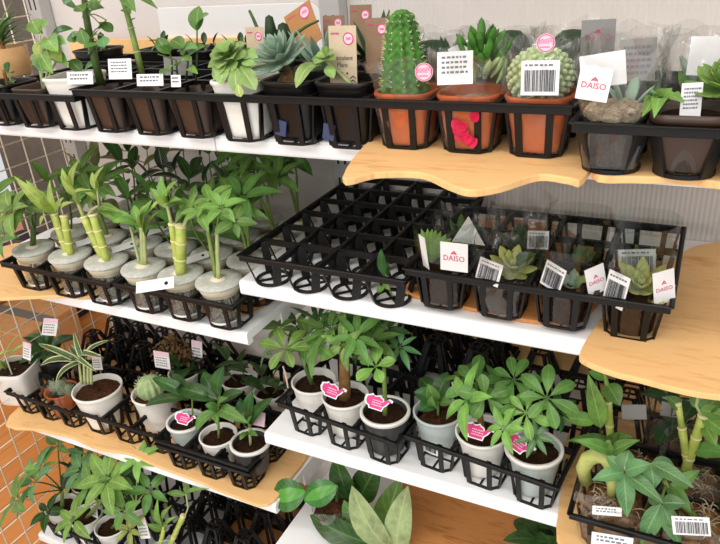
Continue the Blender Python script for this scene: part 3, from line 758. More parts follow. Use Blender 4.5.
add_whorls(r, t, [(A(376, 367, y=b.y-.015), 5, .034, .021, 'lf_bright', (0, -.55, .8), 'obov', 1.25, .6), (A(374, 341, y=b.y+.03), 8, .044, .015, 'lf_mid'), (A(400, 347, y=b.y+.05), 7, .034, .010, 'lf_blue', (.2, -.5, .8)), (A(386, 331, y=b.y+.06), 7, .04, .013, 'lf_dark'), (A(356, 336, y=b.y+.06), 7, .044, .013, 'lf_dark')], 7)
can_tag(r, A(377, 403, y=b.y-.034), (.97, .08, -.15), (.06, .55, .8), .0185)
r, b = pot_plant('potted_rubber_plant', 'pale grey pot with dark oval glossy leaves and a barcode sticker', 438, 410, ZR, .040, .028, .0735, 'grey_pot', G6, soil='bark')
stalk(r, bend(b, b+Vector((0, 0, .045)), .0, 4), .0026, .0018, 'green_stem', 'trunk')
P = lambda x, y, d=0: A(x, y, y=b.y+d)
leaves(r, 'lf_dark', [(P(436, 400), P(414, 392, -.01), .026), (P(436, 402), P(420, 411, -.03), .028), (P(438, 398), P(448, 372, .03), .028), (P(436, 396), P(420, 378, .03), .026), (P(438, 400), P(458, 394, 0), .022)])
leaves(r, 'lf_mid', [(P(436, 402, -.01), P(428, 384, -.02), .022), (P(436, 408, -.012), P(432, 396, -.03), .018), (P(440, 402, -.01), P(452, 404, -.02), .016)])
ex, ey = cframe(.05, .12); cc = A(431, 449, y=b.y-.0335); o, cc, ex, ey, nz = card(r, 'barcode_sticker', cc, .026, .018, M['white'], -.2, .05); barcode(o, cc, ex, ey, nz, .021, .011, 4)
m = MB(); m.tube([A(455, 396, y=b.y), A(452, 382, y=b.y)], .0008, 5); m.build('tag_edge', M['palepink'], r)
r, b = pot_plant('potted_schefflera', 'white pot with long-leaved umbrella plant and pink tag, between the two pale grey pots', 482, 430, ZR, .0405, .028, .0735, 'white_pot', G6)
t = A(479, 404, y=b.y); stalk(r, bend(b, t, 0, 4), .0058, .0048, 'trunk', 'trunk')
add_whorls(r, t, [(A(476, 386, y=b.y+.01), 6, .046, .02, 'lf_mid', None, 'obov'), (A(468, 399, y=b.y-.02), 5, .05, .019, 'lf_bright', (-.6, -.6, .6)), (A(486, 397, y=b.y-.015), 5, .035, .019, 'lf_mid', (.3, -.7, .6), 'obov'), (A(463, 378, y=b.y+.03), 5, .036, .017, 'lf_mid', (-.3, 0, .9)), (A(495, 382, y=b.y+.04), 6, .038, .016, 'lf_mid', (.3, 0, .9))], 11)
can_tag(r, A(477, 432, y=b.y-.034), (.98, .06, -.12), (.06, .5, .84), .0185)
r, b = pot_plant('potted_schefflera', 'pale grey pot with many umbrella leaf wheels and pink tag at the right end', 534, 447, ZR, .0415, .029, .0735, 'grey_pot', G6, rimmat=M['white_pot'])
t = A(537, 425, y=b.y); stalk(r, bend(b, t, 0, 4), .0045, .0035, 'dark_stem', 'trunk')
add_whorls(r, t, [(A(547, 398, y=b.y-.01), 7, .039, .017, 'lf_mid', (.1, -.65, .75), 'obov'), (A(514, 380, y=b.y+.04), 7, .036, .016, 'lf_mid', (.0, -.55, .8), 'obov'), (A(526, 413, y=b.y-.02), 7, .034, .013, 'lf_bright', (-.1, -.7, .7), 'obov'), (A(536, 437, y=b.y-.035), 7, .03, .01, 'lf_blue', (0, -.7, .7)), (A(504, 428, y=b.y-.035), 6, .034, .013, 'lf_bright', (-.4, -.6, .6)), (A(513, 404, y=b.y), 6, .032, .013, 'lf_mid', (-.3, -.3, .9)), (A(558, 412, y=b.y+.03), 6, .034, .013, 'lf_dark', (.5, -.2, .8))], 13)
can_tag(r, A(518, 444, y=b.y-.0365), (.85, .0, -.5), (.4, .45, .75), .0185)

# ------------------------------------------------------------------ third left shelf
G3 = 'potted plants on the third left shelf'
z3 = -.9285
r, b = pot_plant('potted_dracaena', 'white rounded-square mug pot at the far left end of the third shelf', 14, 366, z3+.088, .046, .040, .088, 'white_pot', G3, ex=5, yaw=.3, rim=0, wall=.004)
P = lambda x, y, d=0: A(x, y, y=b.y+d)
leaves(r, 'lf_lime', [(P(8, 370), P(2, 325, -.01), .02, .1), (P(8, 368), P(18, 335, 0), .012, .1), (P(6, 370), P(-14, 340), .016, .1), (P(9, 368), P(30, 342, .01), .012, .15), (P(8, 369), P(12, 350, -.03), .012, .2)], shape='strap')
stalk(r, [b, P(9, 374)], .0035, .003, 'pale_stem')
paper_tag(r, A(27, 351, y=b.y), .022, .042, .15, .2, -.2)
r, b = pot_plant('potted_cactus', 'terracotta pot of fuzzy grey cactus in a clear cup, left of the striped dracaena', 61, 389, z3+.063, .036, .027, .060, 'terra', G3, soil='bark')
P = lambda x, y, d=0: A(x, y, y=b.y+d)
for k, (x, y, hh) in enumerate(((56, 368, .036), (64, 372, .03), (50, 374, .026))):
    c = P(x, y); m = MB(); R_ = .014-.002*k
    m.lathe((c.x, c.y, b.z), [(.0005, hh), (R_*.4, hh*.97), (R_*.75, hh*.85), (R_, hh*.55), (R_*.95, hh*.2), (R_*.7, 0)], 24, None, 0, lambda q, a, z: (q*(1+.08*math.cos(10*a)), 0)); m.build('cactus_body', M['cactus_grey'], r)
    m = MB(); rr = random.Random(k)
    for i in range(60):
        a, v = rr.uniform(0, 6.28), rr.uniform(.1, 1); q = R_*math.sin(PI*(.15+.6*(1-v)))
        p = Vector((c.x+q*math.cos(a), c.y+q*math.sin(a), b.z+hh*v)); m.tube([p, p+Vector((math.cos(a)*.006, math.sin(a)*.006, .003))], .0003, 3, False)
    tag(m.build('spines', M['fuzz'], r), kind='stuff')
sleeve(r, (b.x, b.y), H+z3, H+z3+.105, .029, .047, None, 4, name='clear_cup', mat='clear', jag=.001, crumple=.0006)
r, b = pot_plant('potted_dracaena', 'white pot with a cream-striped dracaena spraying narrow leaves', 97, 387, z3+.093, .053, .036, .092, 'white_pot', G3, soil='bark', rim=.006)
P = lambda x, y, d=0: A(x, y, y=b.y+d)
hub = P(84, 381, -.01)
for k, (x, y) in enumerate(((79, 362), (84, 360), (88, 362), (91, 364))):
    stalk(r, bend(P(82+k*3.2, 384, -.012), P(x, y, 0), .003, 5), .0034, .0026, 'pale_stem', 'stem')
leaves(r, 'lf_var', [(P(79, 361), P(38, 344, -.02), .014, .16), (P(79, 360), P(40, 366, -.04), .016, .2), (P(80, 362), P(56, 385, -.05), .015, .22), (P(82, 358), P(74, 332, .02), .013, .05), (P(86, 360), P(110, 340, .0), .013, .12),
  (P(87, 360), P(104, 358, -.03), .015, .25), (P(86, 358), P(106, 342, .02), .012, .2), (P(83, 360), P(70, 345, .03), .012, .15), (P(85, 362), P(97, 372, -.04), .012, .3), (P(80, 360), P(50, 352, .03), .012, .25)], shape='strap', fold=.35)
paper_tag(r, A(97, 362, y=b.y+.035), .026, .036, .1, .3, .15)
r, b = pot_plant('potted_cactus', 'white pot with a ribbed yellow-green cactus leaning in coarse bark', 154, 391, z3+.090, .048, .034, .089, 'white_pot', G3, soil='bark', rim=.006)
P = lambda x, y, d=0: A(x, y, y=b.y+d)
c = P(150, 386); m = MB(); m.lathe((c.x, c.y, b.z-.004), [(.0005, .050), (.010, .049), (.020, .043), (.0262, .031), (.0268, .016), (.021, 0)], 60, None, 0, lambda q, a, z: (q*(1+.10*math.cos(12*a)), 0)); m.build('cactus_body', M['cactus_pale'], r)
m = MB(); rr = random.Random(5)
for i in range(12):
    a = 2*PI*i/12
    for v in (.15, .3, .45, .6, .75, .9):
        q = .0295*math.sin(PI*(.22+.55*(1-v)))**.8; p = Vector((c.x+q*math.cos(a), c.y+q*math.sin(a), b.z+.042*v))
        for s in (-.5, 0, .5): m.tube([p, p+Vector((math.cos(a+s)*.005, math.sin(a+s)*.005, .002))], .0003, 3, False)
tag(m.build('spines', M['spine'], r), kind='stuff')
paper_tag(r, A(162, 360, y=b.y+.045), .040, .040, .1, .15)
# three pots in the nested trays
z4 = -.916
r, b = pot_plant('potted_coffee', 'small white pot with a pink tag standing in front, in the nested trays', 185, 420, -.848, .037, .027, .066, 'grey_pot', G3, rimmat=M['white_pot'])
can_tag(r, A(184, 419, y=b.y-.026), (.97, .1, -.1), (.05, .6, .78), .0185)
stalk(r, bend(b+Vector((.01, .01, 0)), A(192, 396, y=b.y+.02), 0, 4), .002, .0015, 'green_stem')
P = lambda x, y, d=0: A(x, y, y=b.y+d)
leaves(r, 'lf_dark', [(P(192, 396, .02), P(152, 378, .01), .026), (P(192, 398, .02), P(145, 406, 0), .022, .14), (P(193, 396, .02), P(172, 374, .05), .024), (P(194, 394, .02), P(208, 396, -.02), .03), (P(192, 397, .02), P(178, 386, -.03), .02)])
r, b = pot_plant('potted_coffee', 'small white pot with large glossy coffee leaves, middle of the nested trays', 218, 434, -.848, .037, .027, .066, 'white_pot', G3)
P = lambda x, y, d=0: A(x, y, y=b.y+d)
t = P(218, 412, 0); stalk(r, bend(b, t, 0, 4), .0026, .002, 'green_stem', 'trunk')
stalk(r, bend(t, P(219, 395, .01), 0, 4), .002, .0015, 'green_stem')
leaves(r, 'lf_dark', [(P(218, 400, .0), P(178, 388, .0), .034), (P(219, 398, .01), P(224, 366, .02), .034), (P(220, 402, 0), P(243, 392, .01), .024), (P(219, 400, .02), P(203, 372, .05), .03)])
leaves(r, 'lf_mid', [(P(217, 410, -.01), P(196, 431, -.04), .024, .2), (P(219, 411, -.01), P(248, 423, -.04), .026, .22), (P(218, 408, -.01), P(228, 398, -.03), .016), (P(218, 410, -.01), P(205, 405, -.03), .02), (P(218, 410, -.01), P(217, 425, -.04), .012)])
leaves(r, 'lf_lime', [(P(217, 414, -.01), P(213, 420, -.03), .008), (P(219, 413, -.01), P(221, 404, -.02), .007)])
q = card(r, 'paper_tag', A(230, 413, y=b.y+.01), .026, .03, M['grey_card'], .2, .4, -.3)
r, b = pot_plant('potted_rubber_plant', 'charcoal pot with white rim and upright rounded leaves in the nested trays', 250, 441, -.848, .038, .028, .066, 'char_pot', G3, rimmat=M['white_pot'])
P = lambda x, y, d=0: A(x, y, y=b.y+d)
t = P(249, 424, 0); stalk(r, bend(b, t, 0, 4), .003, .0024, 'pale_stem', 'trunk')
leaves(r, 'lf_dark', [(P(248, 424), P(240, 398, .01), .028), (P(249, 422), P(253, 390, .02), .026), (P(251, 426), P(273, 398, .01), .026)])
leaves(r, 'lf_mid', [(P(248, 428, -.005), P(244, 412, -.02), .016), (P(249, 432, -.01), P(258, 436, -.03), .012), (P(247, 432, -.01), P(240, 440, -.03), .012), (P(250, 428, -.01), P(252, 416, -.02), .012)])
q = card(r, 'paper_tag', A(259, 419, y=b.y+.012), .03, .026, M['palepink'], -.2, .5, .2)
# further back
def backpot(name, label, px, py, z, rt, h, mat, leafs, seed, rimmat=None, stems=3, hh=.07, L=.06, Wd=.026, shape='ell', lf='lf_dark', lean=(0, 0), group=G3):
    r, b = pot_plant(name, label, px, py, z, rt, rt*.7, h, mat, group, rimmat=rimmat)
    bush(r, b, hh, .02, stems, L, Wd, lf, seed, shape, leafs, 'dark_stem', .8, lean); return r, b
backpot('potted_coffee', 'white pot with dark arching leaves behind the nested-tray pots', 239, 378, -.848, .040, .066, 'white_pot', 3, 21, None, 2, .06, .075, .024, 'lance')
backpot('potted_rubber_plant', 'white pot with dark leaves beside the white shelf corner, second row', 270, 390, -.848, .036, .066, 'white_pot', 3, 22, None, 2, .05, .055, .024)
backpot('potted_coffee', 'small white pot of dark drooping leaves behind the ribbed cactus', 184, 371, -.850, .036, .065, 'white_pot', 3, 23, None, 2, .018, .05, .022, 'ell', 'lf_dark')
r, b = backpot('potted_rubber_plant', 'dark broad-leaved plant with a pink-topped tag behind the fuzzy cactus', 50, 357, -.855, .036, .065, 'dark_pot', 4, 24, None, 3, .04, .07, .034, 'ell', 'lf_dark'); paper_tag(r, A(50, 327, y=b.y-.005), .04, .04, .2, .6)
r, b = pot_plant('dried_plant', 'withered brown plant clump in a dark pot behind the ribbed cactus', 178, 356, -.842, .036, .026, .075, 'dark_pot', G3)
m = MB(); rr = random.Random(8)
for i in range(260):
    a = rr.uniform(0, 6.28); q = rr.uniform(0, .052); p = b+Vector((q*math.cos(a)*1.15, q*math.sin(a)*.7-.006, rr.uniform(-.002, .082-.9*q)))
    d = Vector((rr.uniform(-1, 1), rr.uniform(-1, 1), rr.uniform(-.3, .6))); leaf(m, p, d, (0, 0, 1), rr.uniform(.009, .02), .007, 1.6, .4)
for i in range(10): m.tube(bend(b, b+Vector((rr.uniform(-.045, .03), rr.uniform(-.02, .02), rr.uniform(.03, .075))), .01, 4, (1, 0, 0)), .0014, 5)
tag(m.build('withered_foliage', M['dry'], r), kind='stuff')
paper_tag(r, A(197, 351, y=b.y+.0), .028, .05, .1, .2, -.05)
# ------------------------------------------------------------------ second left shelf: hydro cups with pumice lids
GB = 'clear cups with pumice lids on the second left shelf'
def cup(name, label, x, y, zlid=-.475, cat='potted plant', zb=-.5525, rt=.0335, group=GB):
    r = rootat(name, label, cat, x, y, zb, group); z0 = H+zb; h = zlid-zb-.012
    m = MB(); m.lathe((x, y, z0), [(.0005, .001), (.018, .0005), (.024, .003), (.0275, .009), (rt-.006, h*.5), (rt-.001, h-.004), (rt, h)], 32); m.build('cup', M['cupclear'], r)
    m = MB(); m.lathe((x, y, z0), [(.0005, .0025), (.018, .0025), (.0225, .005), (.0255, .010), (rt-.0085, h*.42), (.0005, h*.42)], 24); m.build('water', M['water'], r)
    m = MB(); m.lathe((x, y, z0), [(.0245, .0035), (.0268, .0075), (.0258, .0085), (.0235, .0045), (.0245, .0035)], 32); m.build('bottom_ring', M['white'], r)
    rr = random.Random(int(x*977)+int(y*313)); m = MB()
    for k in range(11):
        a = rr.uniform(0, 6.28); m.tube(bend((x+.008*math.cos(a), y+.008*math.sin(a), z0+h), (x+.017*math.cos(a+.6), y+.017*math.sin(a+.6), z0+.008), .004, 6, (math.cos(a), math.sin(a), 0)), .0011, 5)
    tag(m.build('roots', M['gravel'], r), kind='stuff')
    m = MB(); m.lathe((x, y, z0), [(rt-.004, h-.012), (rt+.0005, h-.001), (rt+.003, h+.004), (rt+.0015, h+.0045)], 32); m.build('lid_collar', M['lid_edge'], r)
    m = MB(); m.lathe((x, y, z0), [(rt+.001, h+.004), (rt+.0045, h+.0048), (rt+.0052, h+.0085), (rt+.004, h+.0112), (rt*.7, h+.012), (.0005, h+.0118)], 36); m.build('pumice_lid', M['lid'], r)
    m = MB(); m.lathe((x, y, z0), [(.013, h+.0119), (.011, h+.0145), (.0005, h+.015)], 20); m.build('plug', M['lid_edge'], r)
    return r, Vector((x, y, z0+h+.013))
def bamboo_stalk(r, b, t, rad, n=3):
    b, t = Vector(b), Vector(t); m = MB(); d = t-b; pts = []; rs = []
    for i in range(n):
        for s, k in ((.03, 1.0), (.5, .94), (.97, 1.0)): pts.append(b+d*((i+s)/n)); rs.append(rad*k)
    m.tube(pts, rs, 14); o = m.build('stalk', M['bamboo'], r)
    for i in range(1, n+1):
        m = MB(); p = b+d*(i/n); dn = d.normalized(); m.tube([p-dn*.0016, p, p+dn*.0016], [rad*1.02, rad*1.12, rad*1.02], 14); m.build('node', M['bamboo_ring'], o)
    return o
def hang_tag(r, c, w=.05, h=.018, yaw=.5, tilt=1.1, roll=.1):
    o, c, ex, ey, nz = card(r, 'hang_tag', c, w, h, M['white'], yaw, tilt, roll, label='white hang tag with a punched hole')
    disc(o, 'punched_hole', c+ex*w*.3, ex, ey, nz, h*.16, M['hole'])
    return o
gx = {'F': [-1.105, -1.008, -.918], 'G': [-.831, -.749, -.670]}
yr = [.768, .853, .938, 1.02]
x, y = gx['F'][0], yr[0]
r, b = cup('potted_pachira', 'leftmost front cup, with a leafy pachira sprig', x, y)
P = lambda px, py, d=0: A(px, py, y=y+d)
stalk(r, bend(b, P(34, 214), .0, 5), .0055, .0038, 'dark_stem', 'trunk')
add_whorls(r, P(34, 214), [(P(12, 212, -.02), 6, .058, .024, 'lf_bright', (-.2, -.6, .8)), (P(5, 236, -.04), 5, .05, .022, 'lf_mid', (-.4, -.7, .5)), (P(26, 206, .0), 6, .05, .02, 'lf_mid'), (P(-6, 198, .02), 6, .06, .025, 'lf_mid')], 41, 'pale_stem')
leaves(r, 'lf_mid', [(P(36, 232), P(31, 205), .012)])
x, y = gx['F'][1], yr[0]
r, b = cup('potted_lucky_bamboo', 'front cup with two bamboo stalks leaning left under a shaggy lime tuft', x, y)
P = lambda px, py, d=0: A(px, py, y=y+d)
bamboo_stalk(r, b+Vector((-.006, 0, -.004)), P(54, 214), .0072); bamboo_stalk(r, b+Vector((.007, -.004, -.004)), P(64, 216), .007)
leaves(r, 'lf_lime', [(P(53, 214), P(14, 176, -.02), .020, .1), (P(54, 213), P(26, 180, 0), .018, .12), (P(52, 215), P(40, 226, -.04), .012, .2), (P(55, 212), P(34, 188, .02), .018), (P(56, 213), P(45, 192, -.03), .016, .2), (P(58, 213), P(64, 197, .01), .016, .15), (P(54, 214), P(30, 200, -.03), .016, .2), (P(56, 212), P(50, 180, .02), .014), (P(60, 213), P(74, 202, .01), .013, .2)], shape='lance')
x, y = gx['F'][2], yr[0]
r, b = cup('potted_lucky_bamboo', 'front cup with two bamboo stalks and tall forked lime shoots, third from left', x, y)
P = lambda px, py, d=0: A(px, py, y=y+d)
bamboo_stalk(r, b+Vector((-.008, .002, -.004)), P(84, 217), .0072); o = bamboo_stalk(r, b+Vector((.006, -.003, -.004)), P(93, 215), .0075)
stalk(r, bend(P(84, 218), P(72, 189), .004, 5), .0035, .0025, 'pale_stem', 'shoot'); stalk(r, bend(P(88, 216), P(99, 206), .004, 5), .003, .002, 'pale_stem', 'shoot'); stalk(r, bend(P(99, 206), P(97, 188), 0, 4), .002, .0016, 'pale_stem', 'shoot')
leaves(r, 'lf_lime', [(P(72, 190), P(62, 168), .016), (P(72, 189), P(79, 160, .02), .018), (P(97, 192), P(104, 166), .018), (P(98, 190), P(92, 172, .01), .014), (P(76, 196), P(60, 176, -.01), .012), (P(80, 206), P(92, 190, -.02), .010, .25), (P(97, 200), P(84, 192, -.01), .009, .3)], shape='lance')
leaves(r, 'lf_bright', [(P(98, 208), P(124, 214, -.02), .016), (P(99, 207), P(118, 224, -.02), .012)], shape='lance')
x, y = gx['G'][0], yr[0]
r, b = cup('potted_lucky_bamboo', 'front cup with one slim young stem and long arching leaves', x, y)
P = lambda px, py, d=0: A(px, py, y=y+d)
stalk(r, bend(b, P(141, 222), .0, 5), .0042, .003, 'pale_stem', 'shoot'); stalk(r, bend(b+Vector((.006, 0, 0)), P(144, 232), .0, 5), .0036, .0026, 'pale_stem', 'shoot'); stalk(r, bend(b+Vector((-.006, 0, 0)), P(130, 226), .0, 5), .003, .002, 'pale_stem', 'shoot')
leaves(r, 'lf_bright', [(P(138, 226), P(104, 212, -.01), .022, .15), (P(139, 226), P(112, 222, -.03), .017, .2), (P(143, 232), P(134, 205, .02), .02), (P(145, 236), P(152, 200, 0), .022)])
leaves(r, 'lf_lime', [(P(141, 222), P(180, 187, 0), .011, .05), (P(142, 228), P(148, 204, -.02), .018), (P(144, 236), P(158, 212, .01), .014)], shape='lance')
x, y = gx['G'][1], yr[0]
r, b = cup('potted_lucky_bamboo', 'front cup with two fat cut bamboo stalks and spiky shoots, hang tag before it', x, y)
P = lambda px, py, d=0: A(px, py, y=y+d)
bamboo_stalk(r, b+Vector((-.006, .003, -.004)), P(172, 224), .0062); bamboo_stalk(r, b+Vector((.004, -.004, -.004)), P(181, 226), .0092)
stalk(r, bend(P(172, 226), P(166, 200), .003, 4), .0032, .0024, 'pale_stem', 'shoot'); stalk(r, bend(P(183, 230), P(190, 214), .003, 4), .003, .002, 'pale_stem', 'shoot')
leaves(r, 'lf_bright', [(P(166, 204), P(150, 188), .016), (P(166, 201), P(161, 176, .01), .016), (P(167, 202), P(178, 180), .018), (P(190, 216), P(198, 192, .01), .018), (P(190, 215), P(204, 204), .015), (P(168, 206), P(182, 200, -.02), .016), (P(189, 216), P(180, 200, .01), .014)], shape='lance')
leaves(r, 'lf_lime', [(P(167, 204), P(172, 186, -.02), .012), (P(168, 208), P(158, 196, -.02), .012)], shape='lance')
hang_tag(r, A(155, 285, y=y-.062), .062, .020, .35, .9, .15)
x, y = gx['G'][2], yr[0]
r, b = cup('potted_pachira', 'front cup at the right corner with two slim green stems and pachira leaves', x, y)
P = lambda px, py, d=0: A(px, py, y=y+d)
stalk(r, bend(b+Vector((-.003, 0, 0)), P(207, 226), .004, 6), .0042, .003, 'green_stem', 'trunk'); stalk(r, bend(b+Vector((.003, -.002, 0)), P(217, 228), .004, 6), .004, .003, 'pale_stem', 'trunk')
add_whorls(r, P(207, 226), [(P(200, 212, -.01), 6, .036, .016, 'lf_bright'), (P(192, 204, .01), 5, .036, .016, 'lf_mid'), (P(210, 200, .01), 5, .034, .015, 'lf_bright')], 44); add_whorls(r, P(217, 228), [(P(222, 208, -.01), 6, .038, .017, 'lf_bright', (.1, -.5, .9)), (P(234, 222, -.02), 5, .03, .015, 'lf_mid', (.5, -.5, .7))], 45)
# further rows, by their places in the trays
rows = [
 ('F', 0, 1, 'potted_coffee', 'second-row cup behind the leftmost pachira, with broad leaves'),
 ('F', 1, 1, 'potted_pachira', 'second-row cup behind the left-leaning bamboo'),
 ('F', 2, 1, 'potted_coffee', 'second-row cup behind the forked bamboo shoots'),
 ('G', 0, 1, 'potted_coffee', 'second-row cup behind the slim arching stem'),
 ('G', 1, 1, 'potted_palm', 'second-row cup behind the fat cut bamboo stalks'),
 ('G', 2, 1, 'potted_pachira', 'second-row cup behind the right corner pachira'),
 ('F', 0, 2, 'potted_palm', 'third-row cup with olive leaves at the left end'),
 ('F', 1, 2, 'potted_coffee', 'third-row cup with dark leaves in the left half of the left tray'),
 ('F', 2, 2, 'potted_calathea', 'third-row cup with dark pale-barred leaves'),
 ('G', 0, 2, 'potted_coffee', 'third-row cup with deep green leaves left in the right tray'),
 ('G', 1, 2, 'potted_calathea', 'third-row cup with pale-barred leaves behind the fat cut bamboo'),
 ('G', 2, 2, 'potted_pachira', 'third-row cup with tall pachira leaves beside the empty tray'),
 ('F', 0, 3, 'potted_coffee', 'back-row cup at the left end by the wire grid'),
 ('F', 1, 3, 'potted_palm', 'back-row cup with mottled olive leaves'),
 ('F', 2, 3, 'potted_coffee', 'back-row cup with dark leaves near the middle of the shelf'),
 ('G', 0, 3, 'potted_palm', 'back-row cup with drooping palm leaves'),
 ('G', 1, 3, 'potted_pachira', 'back-row cup with tall dark pachira'),
 ('G', 2, 3, 'potted_pachira', 'back-row cup with hanging pachira leaves nearest the empty tray')]
for n, (T, i, j, nm, lb) in enumerate(rows):
    x, y = gx[T][i]+(.0 if T == 'G' else .006*j), yr[j]; r, b = cup(nm, lb, x, y); sd = 60+n; rr = random.Random(sd)
    hh = (.085, .10, .12, .125)[j]
    if nm == 'potted_pachira':
        for k in range(2):
            t = b+Vector((rr.uniform(-.02, .02), rr.uniform(-.01, .01), hh*.75)); stalk(r, bend(b+Vector((.004*k, 0, 0)), t, .003, 5), .0034, .0024, 'green_stem', 'trunk')
            add_whorls(r, t, [(t+Vector((rr.uniform(-.03, .04), rr.uniform(-.03, .02), hh*rr.uniform(.2, .55))), 6, .055, .019, 'lf_mid') for _ in range(2)], sd+k)
    elif nm == 'potted_calathea': bush(r, b, hh*.9, .03, 3, .06, .03, 'lf_calathea', sd, 'ell', 2, 'dark_stem', .7)
    elif nm == 'potted_palm': bush(r, b, hh, .035, 3, .07, .026, 'lf_olive' if T == 'F' else 'lf_mid', sd, 'lance', 3, 'green_stem', .8)
    else: bush(r, b, hh, .03, 2, .065, .028, 'lf_dark' if j > 1 else 'lf_mid', sd, 'ell', 3, 'dark_stem', .8)
    if n in (1, 2, 4, 8): hang_tag(r, b+Vector((.0, -.043, .006)), .045, .016, .6, 1.2, .3)

# ------------------------------------------------------------------ middle right shelf: clear cups in the tray
GC = 'clear plastic plant cups on the middle right shelf'
def pcup(name, label, i, j, h=.098, r0=.027, r1=.036, fill=.045, ex=None, film=False, seed=1, dx=0, dy=0, mat='dark_pot'):
    x, y = -.331+.0815*(i+.5)+dx, .753+.081*(j+.5)+dy; zb = -.4565
    r = rootat(name, label, 'potted plant', x, y, zb, GC)
    sleeve(r, (x, y), H+zb, H+zb+h, r0, r1, ex, seed, 0, 'clear_cup' if not film else 'clear_wrap', 'film' if film else 'clear', .006 if film else .001, .003 if film else .0004)
    m = MB(); rs = r0+(r1-r0)*fill/h; m.lathe((x, y, H+zb), [(.0005, .0015), (r0-.003, .0015), (r0-.0015, .004), (rs-.0025, fill-.004), (rs-.005, fill), (.0005, fill+.001)], 28, ex); m.build('soil_plug', M['soil'], r)
    return r, Vector((x, y, H+zb+fill))
def fan(r, b, n, L, Wd, mat, seed, spread=.6):
    rr = random.Random(seed)
    for k in range(n):
        a = rr.uniform(0, 6.28); s = rr.uniform(.1, spread); d = Vector((math.cos(a)*s, math.sin(a)*s, 1)); m = MB()
        fat_leaf(m, b+Vector((math.cos(a)*.006, math.sin(a)*.006, -.002)), d, Vector((-math.cos(a), -math.sin(a), s)), L*rr.uniform(.7, 1.1), Wd, .004, rr.uniform(-.1, .4)); m.build('leaf', M[mat], r)
r, b = pcup('potted_succulent', 'clear cup with a green fan and square logo card at the front left corner', 0, 0, .108, .027, .037, .05, 4)
P = lambda px, py, d=0: A(px, py, y=b.y+d)
m = MB()
for k in range(7): fat_leaf(m, P(431, 262), P(424+k*4, 228+abs(k-2.5)*4, .0)-P(431, 262), (0, -1, 0), .05, .012, .005, 0)
m.build('leaf_fan', M['lf_bright'], r)
logo_card(r, P(454, 257, -.041), .038, .038, -.08, .12, .05)
card(r, 'paper_strip', P(424, 252, -.036), .013, .052, M['white'], -.6, -.2, -.12)
r, b = pcup('potted_succulent', 'crumpled clear wrap with barcode strip and yellow-tinged succulent, second in the front row', 1, 0, .095, .028, .041, .045, 3, True, 6)
P = lambda px, py, d=0: A(px, py, y=b.y+d)
m = MB(); rosette(m, P(512, 270), (.2, -.4, 1), 3, .036, .016); m.build('leaf_rosette', M['eche_y'], r)
fan(r, P(503, 280), 6, .03, .012, 'lf_mid', 5, 1.0)
bar_card(r, P(489, 272, -.036), .034, .03, -.25, .25, -.12, 7)
leaves(r, 'lf_dark', [(P(516, 270), P(536, 254, -.01), .02, .2), (P(514, 268), P(508, 250, .01), .02, .1)])
r, b = pcup('potted_succulent', 'clear cup with slanted barcode card and small logo card, third in the front row', 2, 0, .108, .028, .040, .050, None)
P = lambda px, py, d=0: A(px, py, y=b.y+d)
m = MB(); rosette(m, P(572, 291), (0, -.4, 1), 3, .03, .014); m.build('leaf_rosette', M['eche'], r)
leaves(r, 'lf_pale', [(P(574, 290), P(592, 280, -.02), .014, .2), (P(570, 290), P(556, 282, -.01), .014, .2), (P(572, 290), P(578, 272, .01), .012)])
bar_card(r, P(553, 277, -.034), .030, .034, -.45, .1, -.2, 9); logo_card(r, P(596, 280, -.028), .026, .036, .75, .1, .2)
r, b = pcup('potted_echeveria', 'clear cup with pale yellow-green rosette, barcode and logo card at the front right corner', 3, 0, .112, .028, .041, .055, None)
P = lambda px, py, d=0: A(px, py, y=b.y+d)
m = MB(); rosette(m, P(641, 291), (0, -.6, 1), 4, .043, .016); m.build('leaf_rosette', M['eche_y'], r)
bar_card(r, P(616, 290, -.033), .028, .044, -.45, .05, -.12, 11); logo_card(r, P(664, 287, -.026), .026, .042, .6, .05, .15)
r, b = pcup('potted_succulent', 'clear wrap with a tented white card, second row left', 0, 1, .10, .028, .038, .045, 4, True, 12)
P = lambda px, py, d=0: A(px, py, y=b.y+d)
fan(r, b, 8, .045, .014, 'lf_mid', 12); m = MB(); ex, ey = cframe(.2, .3); m.prism([(-.022, -.014), (.024, -.018), (0, .022)], ex, ey, P(468, 232, -.04), .0008); m.build('tented_card', M['white'], r)
r, b = pcup('potted_succulent', 'clear wrap with barcode card standing up, second row second from left', 1, 1, .125, .028, .040, .045, 3, True, 13)
P = lambda px, py, d=0: A(px, py, y=b.y+d)
fan(r, b, 9, .042, .013, 'lf_dark', 13, .9); bar_card(r, P(538, 240, -.02), .028, .026, .2, .1, 0, 13)
r, b = pcup('potted_succulent', 'empty-looking clear cup in the second row, third from left', 2, 1, .115, .028, .040, .035, None); fan(r, b, 5, .03, .012, 'lf_mid', 14, .9)
r, b = pcup('potted_succulent', 'clear cup with upright barcode behind the pale rosette, second row right', 3, 1, .115, .028, .041, .045, None)
P = lambda px, py, d=0: A(px, py, y=b.y+d)
bar_card(r, P(637, 262, -.03), .044, .034, .08, .1, .12, 15); fan(r, b, 7, .035, .012, 'lf_mid', 15, .9)
# a leaf sprig left lying in the empty tray
r = rootat('leaf_sprig', 'fallen green sprig standing in the front right cell of the empty tray', 'leaf', -.368, .782, -.464)
P = lambda px, py, d=0: A(px, py, y=.782+d)
stalk(r, bend(W(-.368, .782, -.463), P(384, 268), 0, 4), .0013, .001, 'green_stem')
leaves(r, 'lf_dark', [(P(384, 276), P(381, 249), .014, .05), (P(385, 278), P(388, 262, .01), .012, .05)]); leaves(r, 'lf_bright', [(P(383, 286), P(378, 293, -.01), .012), (P(384, 282), P(389, 290, -.01), .01)])
